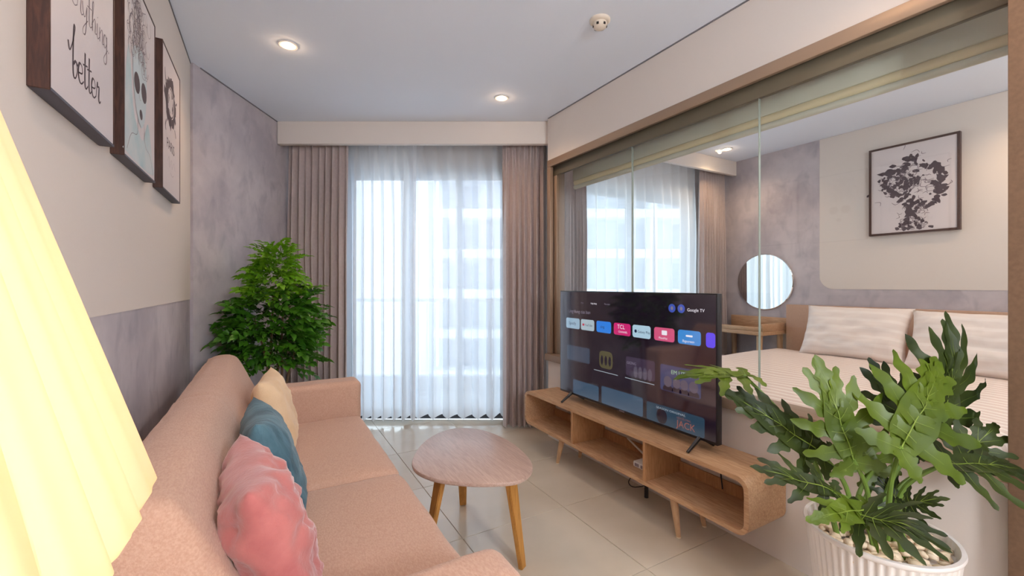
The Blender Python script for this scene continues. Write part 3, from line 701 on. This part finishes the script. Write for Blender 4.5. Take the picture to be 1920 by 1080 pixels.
# ================================================================ COFFEE TABLE
ct = thing('coffee_table', 'round-cornered triangular wooden coffee table on three legs', 'coffee table', (.82, 1.88, 0))
out = crom([(.952, 2.216), (.83, 2.224), (.692, 2.119), (.583, 1.947), (.554, 1.819), (.598, 1.693), (.691, 1.597), (.794, 1.535), (.894, 1.510), (.992, 1.57), (1.049, 1.697), (1.072, 1.915), (1.035, 2.115)], 5, True)
add(ct, prism('tabletop', [(p.x, p.y) for p in out], .412, .43, 'tabletop', bev=.005, seg=2))
for (tx, ty), (fx, fy) in (((.90, 1.60), (.96, 1.60)), ((.90, 2.13), (.95, 2.225)), ((.66, 1.78), (.60, 1.83))):
    d = Vector((fx-.82, fy-1.86)).normalized(); n_ = Vector((-d.y, d.x))
    bm = bmesh.new(); rings = []
    for (cx, cy, z, w, q) in ((tx, ty, .412, .032, .012), (fx, fy, 0, .018, .010)):
        c = Vector((cx, cy)); rings.append([bm.verts.new((*(c+n_*w*a+d*q*b), z)) for a, b in ((-1, -1), (1, -1), (1, 1), (-1, 1))])
    for k in range(4): bm.faces.new((rings[0][k], rings[0][(k+1) % 4], rings[1][(k+1) % 4], rings[1][k]))
    bm.faces.new(rings[0]); bm.faces.new(rings[1][::-1]); bmesh.ops.bevel(bm, geom=list(bm.edges), offset=.003, segments=2, affect='EDGES')
    add(ct, frombm('leg', bm, 'leg'))

# ================================================================ TV BENCH
tb = thing('tv_bench', 'low oak open-shelf TV bench with rounded ends under the glass partition', 'tv bench', (1.83, 1.92, 0))
X0, X1, Y0, Y1, Z0, Z1 = 1.70, 1.972, 1.05, 2.80, .185, .428
ro, ri = rrect(Y0, Y1, Z0, Z1, .055, 8), rrect(Y0+.020, Y1-.020, Z0+.020, Z1-.020, .036, 8)
bm = bmesh.new(); n = len(ro)
A = [bm.verts.new((X0, a, b)) for a, b in ro]; B = [bm.verts.new((X1, a, b)) for a, b in ro]; C = [bm.verts.new((X0, a, b)) for a, b in ri]; D = [bm.verts.new((X1, a, b)) for a, b in ri]
for k in range(n):
    q = (k+1) % n
    bm.faces.new((A[k], A[q], B[q], B[k])); bm.faces.new((C[k], D[k], D[q], C[q])); bm.faces.new((A[k], C[k], C[q], A[q])); bm.faces.new((B[k], B[q], D[q], D[k]))
add(tb, frombm('carcass', bm, 'oak'))
for y in (1.61, 2.22): add(tb, box('divider', X0+.001, X1, y-.009, y+.009, Z0+.02, Z1-.02, 'oak_end'))
for a, b in ((1.075, 1.60), (1.62, 2.21), (2.23, 2.775)): add(tb, box('back_strip', X1-.012, X1-.001, a, b, Z0+.02, Z0+.075, 'oak_end'))
for x in (1.745, 1.915):
    for y, yf in ((1.46, 1.42), (2.38, 2.42)):
        add(tb, tube('leg', [(x, y, Z0), (x-.012 if x < 1.8 else x+.01, yf, .004)], [.021, .011], 'legpale', n=16))
        add(tb, tube('leg_cap', [(x-.012 if x < 1.8 else x+.01, yf, .006), (x-.012 if x < 1.8 else x+.01, yf, 0)], .0118, 'brass', n=16))
add(tb, tube('centre_leg', [(1.90, 1.78, Z0), (1.90, 1.78, 0)], .012, 'black', n=10))
# router and cables
rt = thing('router', 'small white router with one raised antenna in the middle of the TV bench', 'router', (1.86, 1.71, Z0+.02))
add(rt, box('body', 1.79, 1.91, 1.632, 1.775, Z0+.0205, Z0+.052, 'whiteplastic', bev=.006))
for k in range(3): add(rt, box('port', 1.7885, 1.7905, 1.645+k*.043, 1.675+k*.043, Z0+.028, Z0+.044, 'inksoft'))
add(rt, tube('antenna', [(1.90, 1.77, Z0+.045), (1.90, 1.93, Z0+.11)], [.006, .005], 'whiteplastic', n=8))
tag(tube('cable', [tuple(p) for p in crom([(1.955, 1.93, .43), (1.95, 1.88, .36), (1.945, 1.83, .30), (1.93, 1.79, .262)], 5)], .003, 'blackwire'), 'black cable dropping behind the router on the TV bench', 'cable')
tag(tube('cable', [tuple(p) for p in crom([(1.90, 1.86, .183), (1.895, 1.88, .10), (1.885, 1.905, .04), (1.88, 1.85, .035), (1.90, 1.74, .10), (1.90, 1.71, .183)], 5)], .003, 'blackwire'), 'black cable looping below the middle of the TV bench', 'cable')
tag(tube('cable', [tuple(p) for p in crom([(1.965, 1.36, .43), (1.96, 1.35, .36), (1.962, 1.355, .30), (1.955, 1.34, .215)], 5)], .0035, 'blackwire'), 'black cable hanging in the nearest compartment of the TV bench', 'cable')

# ================================================================ TELEVISION
TX, TY1, TY0, TZ = 1.81, 2.49, 1.263, .478
tv = thing('television', 'large flat television showing an app menu on the oak bench', 'television', (TX, (TY0+TY1)/2, Z1))
add(tv, box('bezel', TX-.004, TX+.030, TY0, TY1, TZ, TZ+.704, 'black', bev=.003))
add(tv, box('rear_housing', TX+.028, TX+.065, TY0+.2, TY1-.2, TZ+.03, TZ+.42, 'black', bev=.012))
scr = add(tv, box('screen', TX-.0055, TX-.0045, TY0+.007, TY1-.007, TZ+.014, TZ+.698, 'screen')); scr['label'] = 'lit glossy screen with an app menu'
add(tv, box('logo_plate', TX-.0052, TX-.004, 1.86, 1.90, TZ+.002, TZ+.010, 'inksoft'))
for y in (2.36, 1.36):
    for s in (-1, 1):
        add(tv, tube('stand_foot', [(TX+.013, y, TZ+.012), (TX+.013+s*.09, y+.0, Z1+.006)] if s > 0 else [(TX+.005, y, TZ+.012), (TX-.088, y, Z1+.006)], [.011, .007], 'black', n=8))
def tp(u, v, k=0): return (TX-.0058-.00004*k, TY1-u, TZ+v)
def uirect(name, u0, u1, v0, v1, mat, r=.012, k=1):
    pl_ = rrect(u0, u1, v0, v1, min(r, (u1-u0)/2.01, (v1-v0)/2.01), 5)
    return adopt(tv, mk(name, [tp(a, b, k) for a, b in pl_], [tuple(range(len(pl_)))], mat))
def uitext(txt, u, v, size, mat, k=3, fx=1.0): return adopt(tv, text(txt, size, None, lambda x, y: tp(u+x*fx, v+y, k), mat, 'screen_text'))
U = {}
def um(n_, c, s=.9): U[n_] = ui(n_, c, s); return U[n_]
apps = [((.074, .222), (148, 178, 200)), ((.234, .368), (170, 190, 200)), ((.389, .522), (40, 128, 226)), ((.545, .682), (208, 40, 116)), ((.697, .83), (176, 208, 226)), ((.854, .987), (214, 86, 128)), ((1.008, 1.141), (62, 140, 214)), ((1.168, 1.217), (90, 70, 240))]
for k, ((a, b), c) in enumerate(apps): uirect('app_tile', a, b, .450, .520, um('app%d' % k, c, .8), .014)
wh = um('white text', (232, 226, 236), .9); gy = um('grey text', (150, 140, 160), .6); dk = um('dark text', (40, 50, 90), .5); rd = um('red mark', (190, 50, 80), .8)
uitext('TCL', .575, .487, .034, wh); uitext('CHANNEL', .583, .464, .016, wh)
uitext('YouTube', .275, .478, .020, dk); uirect('app_mark', .250, .270, .478, .492, rd, .004, 2)
uitext('Spotify', .105, .476, .028, dk); uitext('Galaxy Play', .735, .477, .020, dk); uirect('app_mark', .712, .730, .476, .494, dk, .008, 2)
uitext('PhimMoi', .885, .460, .016, wh); uirect('app_mark', .905, .940, .482, .506, wh, .004, 2)
uitext('Bigscreen', 1.035, .460, .018, wh); uirect('app_mark', 1.055, 1.095, .488, .497, wh, .004, 2)
uitext('zing', .425, .478, .024, dk)
uitext('Ung dung cua ban', .10, .557, .032, gy); uitext('Phim', .235, .622, .014, gy); uitext('Ung dung', .333, .622, .015, wh); uitext('Thu vien', .459, .622, .015, gy)
uitext('Google TV', 1.063, .614, .022, wh)
bc = um('avatar', (70, 90, 190), .7)
for cu in (.971, 1.028):
    adopt(tv, mk('avatar', [tp(cu+.022*math.cos(a*PI/12), .625+.022*math.sin(a*PI/12), 1) for a in range(24)], [tuple(range(24))], bc))
    adopt(tv, mk('avatar_mark', [tp(cu+.008*math.cos(a*PI/6), .625+.010*math.sin(a*PI/6), 2) for a in range(12)], [tuple(range(12))], gy))
cA = um('card a', (70, 86, 110), .45); cB = um('card b', (120, 112, 74), .35); cC = um('card c', (84, 66, 96), .35); cD = um('card d', (50, 66, 110), .6); cE = um('card e', (74, 108, 140), .4); cF = um('card f', (52, 84, 108), .45); ln = um('line', (168, 180, 190), .7); rdd = um('rust', (170, 100, 90), .6)
hair = um('figure', (40, 30, 50), .4); skin = um('figure light', (110, 100, 120), .45)
uirect('card', .084, .324, .235, .335, cA); uirect('card', .415, .535, .232, .338, cB, .03); uirect('card', .645, .86, .225, .335, cC)
uirect('card', .896, 1.141, .195, .33, cD)
for a, b in ((.365, .579), (.638, .856)): uirect('progress_line', a, b, .207, .211, ln, .001, 2)
uitext('EM UT AI', .965, .288, .030, um('green text', (150, 190, 150), .8))
for cu, r in ((.945, .026), (1.0, .024), (1.045, .024), (1.10, .026)):
    adopt(tv, mk('figure', [tp(cu+r*math.cos(a*PI/10), .245+1.1*r*math.sin(a*PI/10), 3) for a in range(20)], [tuple(range(20))], skin))
    adopt(tv, mk('figure', [tp(cu+1.25*r*math.cos(a*PI/10), .205+.9*r*max(-.3, math.sin(a*PI/10)), 2) for a in range(20)], [tuple(range(20))], hair))
for cu in (.44, .475, .51): adopt(tv, mk('figure', [tp(cu+.012*math.cos(a*PI/8), .28+.03*math.sin(a*PI/8), 2) for a in range(16)], [tuple(range(16))], hair))
for q, cu in enumerate((.72, .755, .79, .825)): adopt(tv, mk('figure', [tp(cu+.015*math.cos(a*PI/8), .255+.034*math.sin(a*PI/8), 2) for a in range(16)], [tuple(range(16))], skin))
uitext('GIONG', .652, .292, .022, gy)
uirect('card', .15, .41, .014, .109, cE); uirect('card', .436, .775, .014, .121, cE); uirect('card', .801, 1.161, .014, .112, cF)
uitext('SEASON ORIGINAL', .868, .090, .015, ln, fx=1.45); uitext('JACK', 1.0, .030, .048, rdd); uitext('NOW PLAYING', 1.0, .070, .012, rdd)
adopt(tv, mk('figure', [tp(.905+.035*math.cos(a*PI/10), .055+.04*math.sin(a*PI/10), 2) for a in range(20)], [tuple(range(20))], hair))

# ================================================================ TABLE LAMP (left foreground)
LX, LY = -.233, .342
st_ = thing('side_table', 'small wooden side table under the lamp, below the frame', 'side table', (LX, LY, 0))
add(st_, prism('tabletop', rrect(LX-.155, LX+.16, LY-.19, LY+.19, .05), .53, .555, 'oak', bev=.004))
for sx in (-1, 1):
    for sy in (-1, 1): add(st_, tube('leg', [(LX+sx*.10, LY+sy*.13, .53), (LX+sx*.125, LY+sy*.155, 0)], [.017, .011], 'leg', n=12))
lp = thing('table_lamp', 'lit table lamp with a creamy pleated cloth shade beside the sofa', 'table lamp', (LX, LY, .555))
def fold(r, z, a):
    t = (z-.50)/.31; c_, s_ = abs(math.cos(a)), abs(math.sin(a)); n_ = 5
    q = 1/((c_**n_+s_**n_)**(1/n_))
    f = a*7+.9*math.sin(a*2+.8)+.35*math.sin(z*9)
    w = abs(math.sin(f))**.55*2-1
    return r*q*(.975+.050*w*(.35+.65*(1-.55*t))+.010*math.sin(a*31+t*3))
prof = [(.142, .490), (.150, .497), (.1555, .506)]+[(.1555-(.1555-.073)*k/20, .506+.324*k/20) for k in range(1, 21)]
lathe('lamp_shade', prof, 'shade', lp, 384, mod=lambda r, z, a: fold(r, z, a))['label'] = 'glowing cream pleated cloth shade'
lathe('lamp_base', [(.001, 0), (.07, 0), (.072, .012), (.03, .03), (.025, .08), (.055, .16), (.062, .23), (.045, .31), (.018, .36), (.012, .40), (.012, .50)], 'brass', lp, 40)
lathe('bulb', [(.012, .50), (.014, .52), (.022, .55), (.022, .57), (.014, .59), (.001, .596)], 'bulb', lp, 24)
bl_ = light('lamp_glow', 'POINT', (0, 0, .66), .22, (1.0, .86, .70), .04); bl_.parent = lp

# ================================================================ CORNER TREE
ch = thing('potted_tree', 'leafy green potted tree in the corner behind the sofa', 'plant', (.05, 3.36, 0))
lathe('pot', [(.001, .0), (.12, .0), (.15, .28), (.16, .30), (.15, .305), (.14, .28), (.001, .27)], 'pot', ch, 40)
lathe('soil', [(.001, .285), (.141, .283)], 'soil', ch, 24)
def leaflet_geo(vs, fs, base, d, nrm, L, Wd):
    d = d.normalized(); s = d.cross(nrm).normalized(); nn = s.cross(d)
    prof = [(0, 0, 0), (.2, .32, .02), (.45, .5, .03), (.7, .36, .0), (.88, .14, -.05), (1, 0, -.1)]
    b = len(vs)
    for t, w, h in prof: 
        c = base+d*L*t+nn*L*h
        vs += [c+s*Wd*w+nn*Wd*w*.35, c, c-s*Wd*w+nn*Wd*w*.35]
    for k in range(5):
        a = b+k*3; fs.append((a, a+1, a+4, a+3)); fs.append((a+1, a+2, a+5, a+4))
def spray_mesh(seed, L, n, ls):
    """compound leaf pointing along +Y, pairs of leaflets on short side stalks"""
    rnd = random.Random(seed); vs, fs = [], []
    for k in range(n):
        t = (k+1.2)/(n+.6); y = L*t; z = .16*L*math.sin(t*1.8)-.28*L*t*t
        for s in (-1, 1):
            d = Vector((s*1.0, .55+.5*t, -.15+rnd.uniform(-.35, .2))); nr = Vector((rnd.uniform(-.3, .3), rnd.uniform(-.3, .3), 1))
            sl = L*.14*(1-t)*rnd.uniform(.6, 1.2); bp_ = Vector((s*sl, y+sl*.4, z))
            leaflet_geo(vs, fs, bp_, d, nr, ls*rnd.uniform(.8, 1.15)*(1.1-.35*t), ls*.62)
            if t < .55:
                leaflet_geo(vs, fs, Vector((s*(sl+ls*.9), y+sl*.5+ls*.25, z-.006)), d+Vector((0, .5, -.1)), nr, ls*.85, ls*.55)
    leaflet_geo(vs, fs, Vector((0, L*.98, .16*L*math.sin(1.8)-.28*L)), Vector((0, 1, -.3)), Vector((0, 0, 1)), ls*1.1, ls*.6)
    for k in range(n):   # rachis
        t0, t1 = k/n, (k+1)/n; f = lambda t: Vector((0, L*t, .16*L*math.sin(t*1.8)-.28*L*t*t))
        b = len(vs); r = .0016; vs += [f(t0)+Vector((r, 0, 0)), f(t0)-Vector((r, 0, 0)), f(t1)-Vector((r, 0, 0)), f(t1)+Vector((r, 0, 0))]; fs.append((b, b+1, b+2, b+3))
    me = bpy.data.meshes.new('leaf'); me.from_pydata([tuple(v) for v in vs], [], fs); me.polygons.foreach_set('use_smooth', [True]*len(fs)); return me
def leafset(mat):
    L = []
    for s in range(4):
        me = spray_mesh(s+20, .18, 5, .064); me.materials.append(M[mat]); L.append(me)
    return L
LS = {'doll': leafset('doll'), 'dolllight': leafset('dolllight')}
rnd = random.Random(42)
stems = []
for k, (dx, dy, top, tx, ty) in enumerate(((-.02, 0, 1.0, -.10, -.02), (.03, .01, 1.08, .02, 0), (.0, -.02, .96, .10, -.05), (-.04, .01, 1.20, .03, .03), (.05, -.01, .9, .16, .02))):
    pts = crom([(dx, dy, .28), (dx*1.4, dy, .55), (dx+tx*.5, dy+ty*.5, .8), (dx+tx, dy+ty, top)], 4)
    tube('stem', [tuple(p) for p in pts], [.011-.006*i/len(pts) for i in range(len(pts))], 'bark', ch, n=6)
    stems.append(pts[-1])
VW = V2R(0, 1)
RT = V2R(1, 0)
def add_leaf(p, d, kind, sc, roll=0):
    me = LS[kind][rnd.randrange(4)]
    o = bpy.data.objects.new('leaf', me); COL.objects.link(o); o.parent = ch
    y = d.normalized(); x = y.cross(Vector((0, 0, 1))).normalized(); z = x.cross(y)
    m = Matrix((x, y, z)).transposed().to_4x4() @ Matrix.Rotation(roll, 4, 'Y')
    o.matrix_local = Matrix.Translation(p) @ m @ Matrix.Diagonal((sc, sc, sc, 1))
# crown profile: (height, half width); widest low, narrow lighter top
def halfw(z): 
    for (z0, a), (z1, b) in zip(PR, PR[1:]):
        if z0 <= z <= z1: return a+(b-a)*(z-z0)/(z1-z0)
    return .05
PR = [(.60, .14), (.74, .24), (.90, .28), (1.05, .25), (1.15, .17), (1.25, .10), (1.5, .02)]
for k in range(235):
    z = .68+.72*(k/235)**1.05; a = k*2.39996; hw = halfw(z)
    off = RT*(.05*(z-1.0)-.015)
    rr = hw*rnd.uniform(.25, .72)
    dirv = Vector((math.cos(a), math.sin(a), rnd.uniform(-.45, .55)+.25*(z-.7)))
    p = Vector((math.cos(a)*rr, math.sin(a)*rr, z+rnd.uniform(-.03, .03)))+off
    # keep clear of the wall on the left and the sofa in front
    wp = p+dirv*.18
    lx = (wp.x+.05)*CT-(wp.y+3.36)*ST
    if lx < -1.90: continue
    if wp.z < .72 and wp.y+3.36 < 2.98: continue
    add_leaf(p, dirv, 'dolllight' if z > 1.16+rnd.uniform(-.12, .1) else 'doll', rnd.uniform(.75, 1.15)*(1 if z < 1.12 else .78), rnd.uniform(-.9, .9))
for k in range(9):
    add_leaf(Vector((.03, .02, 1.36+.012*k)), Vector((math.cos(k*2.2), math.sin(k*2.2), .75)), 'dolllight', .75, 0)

# ================================================================ PHILODENDRON (right foreground)
PX, PY, PRIM = 1.573, .577, .50
ph = thing('potted_philodendron', 'large split-leaf philodendron in a white ribbed pot at the right', 'plant', (PX, PY, 0))
def rib(r, z, a):
    return r*(1-.030*abs(math.sin(a*26))**2) if .03 < z < .485 and r > .12 else r
lathe('pot', [(.001, 0), (.122, 0), (.125, .012)]+[(.125+.053*(z-.012)/.468, z) for z in (.03, .031, .1, .2, .3, .4, .484, .485)]+[(.181, .487), (.184, .494), (.182, .500), (.172, .500), (.168, .47), (.001, .45)], 'pot', ph, 416, mod=rib)['label'] = 'white ribbed pot'
lathe('soil', [(.001, .455), (.165, .455)], 'soil', ph, 24)
rp = random.Random(4); bm = bmesh.new()
for k in range(260):
    a, r = rp.uniform(0, 2*PI), .155*math.sqrt(rp.random()); s = rp.uniform(.008, .016)
    mt = Matrix.Translation((r*math.cos(a), r*math.sin(a), .462+rp.uniform(0, .018))) @ Matrix.Rotation(rp.uniform(0, 3), 4, 'Z') @ Matrix.Rotation(rp.uniform(-.6, .6), 4, 'X') @ Matrix.Diagonal((s*1.5, s, s*.7, 1))
    bmesh.ops.create_icosphere(bm, subdivisions=1, radius=1, matrix=mt)
o = frombm('pebbles', bm, 'pebble', ph); o.data.set_sharp_from_angle(angle=PI); o['kind'] = 'stuff'
def cam3(u, v, Z): X = (u-960)/810*Z; return V2R(X, Z, CAMH-(v-535)/810*Z)
def philo(name, B, T, facing, width, seed, mat, lobes=6, curl=.25, lobe_w=.085, fwd=.35):
    """lobed blade from base B to tip T; facing = approximate face normal; width = half span"""
    rnd = random.Random(seed); B = Vector(B); T = Vector(T); ax = T-B; L = ax.length; y = ax.normalized()
    z = Vector(facing); z = (z-y*z.dot(y)).normalized(); x = y.cross(z)
    vs, fs, veins = [], [], []
    def wp(a, b, h=0):
        # a sideways, b along, both in metres; droop away from the midrib and at the tip
        r2 = (a/width)**2 if width else 0; t = b/L
        hh = h-curl*width*r2*.6-curl*L*max(0, t-.4)**2*.9+.012*noise.noise(Vector((a*16, b*16, seed)))
        return B+x*a+y*b+z*hh
    def strip(pts, ws):
        b0 = len(vs); n = len(pts)
        for i, (p, w) in enumerate(zip(pts, ws)):
            d = (Vector(pts[min(i+1, n-1)])-Vector(pts[max(i-1, 0)])).normalized(); nn = Vector((-d.y, d.x)); p = Vector(p)
            a, c = p+nn*w, p-nn*w
            vs.extend([wp(a.x, a.y, .10*w), wp(p.x, p.y, -.12*w), wp(c.x, c.y, .10*w)])
        for i in range(n-1):
            a = b0+i*3; fs.append((a, a+1, a+4, a+3)); fs.append((a+1, a+2, a+5, a+4))
    # central blade
    n = 16; strip([(0, L*k/n) for k in range(n+1)], [max(.0015, (.20*L*math.sin(PI*min(1, (k/n)*.80+.16))**.8)*(1-.35*(k/n)))*(1 if k < n else .05) for k in range(n+1)])
    veins.append(([(0, L*k/16) for k in range(15)], .0019))
    for s in (-1, 1):
        for q in range(lobes):
            t = -.02+.80*q/(lobes-1) if lobes > 1 else .3
            ang = math.radians(-28+118*(q/(lobes-1))**.9-6*rnd.random()); span = width*(1.0-.50*abs(q/(lobes-1)-.30)**1.2)*rnd.uniform(.82, 1.08)
            if q == 0: span *= .72
            d = Vector((s*math.cos(ang), math.sin(ang))); m = 22; pts, ws = [], []
            for k in range(m+1):
                f = k/m; bend = s*0
                p = Vector((0, L*t))+d*span*f+Vector((0, .16*span*f*f))
                pts.append((p.x, p.y))
                w = (.5*L+.62*width)*lobe_w*(1.25-.62*f+.30*math.sin(PI*min(1, f*1.1))**2)*(1-f**12)**.5+.0006
                w *= 1+.24*math.sin(f*19+q*2+seed)*min(1, f*2.5)
                ws.append(w)
            strip(pts, ws); veins.append((pts[:14], .0008))
    o = mk(name, vs, fs, mat, smooth=True); adopt(ph, o)
    vv, vf = [], []
    for line, w0 in veins:
        b0 = len(vv)
        for i, p in enumerate(line):
            d = (Vector(line[min(i+1, len(line)-1)])-Vector(line[max(i-1, 0)])).normalized(); nn = Vector((-d.y, d.x)); p = Vector(p); w = w0*(1-.8*i/len(line))
            for q in (p+nn*w, p-nn*w): vv.append(wp(q.x, q.y, .0016))
        for i in range(len(line)-1): a = b0+2*i; vf.append((a, a+1, a+3, a+2))
    v_ = mk('leaf_veins', vv, vf, 'vein', smooth=True); v_.parent = o; v_['label'] = 'pale raised midrib and side veins'
    return o, B
toC = -V2R(0, 1)
UP = Vector((0, 0, 1)); R_ = V2R(1, 0)
def pet(B, bx, by, mid=None, r=.0062):
    S0 = Vector((PX+bx, PY+by, .455)); B = Vector(B)
    M_ = mid if mid else (S0+B)/2+Vector(((S0-B).x*.18, (S0-B).y*.18, .035))
    pts = crom([tuple(S0), tuple(M_), tuple(B)], 8)
    adopt(ph, tube('leaf_stalk', [tuple(p) for p in pts], [r*1.35-(r*.6)*i/len(pts) for i in range(len(pts))], 'stem', n=8))
LV = [  # base(u,v,Z), tip(u,v,Z), facing, half width, mat, lobes
 ((1690, 838, 1.16), (1772, 690, 1.28), toC*.9+UP*.4, .185, 'philo', 6, (0, -.02)),
 ((1765, 800, 1.36), (1797, 668, 1.34), toC*.8-UP*.1+R_*.1, .225, 'philodark', 6, (.03, .02)),
 ((1600, 862, 1.22), (1548, 700, 1.24), toC*.7+UP*.6-R_*.2, .15, 'philo', 6, (-.03, .0)),
 ((1395, 703, 1.42), (1296, 697, 1.38), UP*.95+toC*.25, .13, 'philo', 5, (-.09, .06)),
 ((1540, 850, 1.30), (1380, 738, 1.34), UP*.6+toC*.6-R_*.1, .125, 'philodark', 6, (-.05, .03)),
 ((1562, 922, 1.20), (1440, 878, 1.22), UP*.7+toC*.5, .10, 'philodark', 5, (-.07, -.02)),
 ((1610, 965, 1.10), (1700, 985, 1.02), UP*.8+toC*.55, .125, 'philodark', 6, (-.02, -.08)),
 ((1628, 955, 1.12), (1545, 965, 1.04), UP*.8+toC*.6, .09, 'philo', 4, (-.03, -.07)),
 ((1775, 868, 1.22), (1905, 872, 1.22), UP*.8+toC*.5+R_*.1, .14, 'philodark', 6, (.06, .0)),
 ((1715, 845, 1.42), (1650, 690, 1.46), toC*.8+UP*.3, .14, 'philodark', 6, (.0, .06)),
 ((1690, 955, 1.30), (1650, 890, 1.34), toC*.7+UP*.4, .08, 'philodark', 5, (-.01, .05)),
 ((1700, 950, 1.14), (1745, 935, 1.10), toC*.5+UP*.7, .06, 'philodark', 5, (.02, -.03)),
 ((1800, 862, 1.30), (1870, 800, 1.34), toC*.5+UP*.6, .11, 'philodark', 5, (.07, .03)),
 ((1640, 880, 1.34), (1588, 790, 1.40), toC*.7+UP*.5-R_*.2, .12, 'philo', 6, (-.04, .05)),
]
for k, (b, t_, fc, w, mt, lb, s0) in enumerate(LV):
    B, T = cam3(*b), cam3(*t_)
    for q in (B, T): q.x = min(q.x, XR-.06)
    L = (T-B).length
    o, _ = philo('leaf', B, T, fc, w, k*3+1, mt, lb, lobe_w=.074 if L > .16 else .085)
    for v in o.data.vertices: v.co.x = min(v.co.x, XR-.012)
    mr = [B+(T-B)*f+fc.normalized()*(.0008) for f in (0, .2, .4)]
    pet(B, *s0)

# ================================================================ BEDROOM
bd = thing('bed', 'double bed with white striped duvet and taupe headboard behind the glass', 'bed', (3.25, 1.42, 0))
add(bd, box('base', 2.16, 4.38, .52, 2.30, .06, .34, 'bedbase', bev=.01))
for x in (2.3, 4.2):
    for y in (.65, 2.15): add(bd, box('leg', x-.03, x+.03, y-.03, y+.03, 0, .07, 'bedbase'))
def sagf(p):
    return Vector((p.x, p.y, p.z+.008*noise.noise(p*3.5)))
add(bd, gridcube('mattress', 2.15, 4.36, .52, 2.30, .33, .585, 'bed', .05, .01, n=16))
def duv(p):
    return Vector((p.x, p.y+.02*noise.noise(p*4), p.z+.014*noise.noise(p*2.6)))
add(bd, gridcube('duvet', 2.135, 4.20, .50, 2.33, .42, .628, 'duvet', .045, .02, n=30, fn=duv))
add(bd, box('headboard', 4.375, 4.435, .40, 2.33, .05, 1.035, 'headboard', bev=.008))
GP = 'white pillows on the bed'
cushion('pillow', 'plump white striped pillow against the headboard, nearer the round mirror', 'pillow', .72, .46, .20, (4.10, 1.67, .835), 0, .42, .04, 'pillowcase', 12, .020, GP, 30, .07)
cushion('pillow', 'white pillow against the headboard beside the door post', 'pillow', .74, .46, .20, (4.05, .95, .825), 0, .40, -.06, 'pillowcase', 17, .022, GP, 30, .07)
dt = thing('dressing_table', 'narrow oak dressing table beneath the round mirror', 'table', (4.2, 2.62, 0))
add(dt, box('tabletop', 4.02, 4.44, 2.345, 2.93, .745, .785, 'oak', bev=.008))
add(dt, box('side_rim', 4.02, 4.44, 2.345, 2.368, .785, .855, 'oak', bev=.008))
add(dt, box('front_rim', 4.02, 4.042, 2.345, 2.93, .785, .825, 'oak', bev=.006))
add(dt, box('back_rim', 4.42, 4.44, 2.345, 2.93, .785, .90, 'oak', bev=.006))
for x, y in ((4.06, 2.40), (4.40, 2.40), (4.06, 2.88), (4.40, 2.88)): add(dt, tube('leg', [(x, y, .745), (x+(.01 if x > 4.2 else -.01), y, 0)], [.028, .016], 'legpale', n=14))
mi = thing('round_mirror', 'round frameless mirror on the bedroom wall reflecting the curtains', 'mirror', (XB-.005, 2.575, 1.255))
rotY = Matrix.Rotation(-PI/2, 3, 'Y')
lathe('backing', [(.001, 0), (.28, 0), (.285, .008), (.285, .012)], 'whiteplastic', mi, 64, rot=rotY)
mk('mirror_glass', [(-.0165, .279*math.cos(a*PI/36), .279*math.sin(a*PI/36)) for a in range(72)], [tuple(range(72))[::-1]], 'mirror', mi)
lathe('bevel_edge', [(.285, .012), (.279, .0164)], 'mirror', mi, 64, rot=rotY)
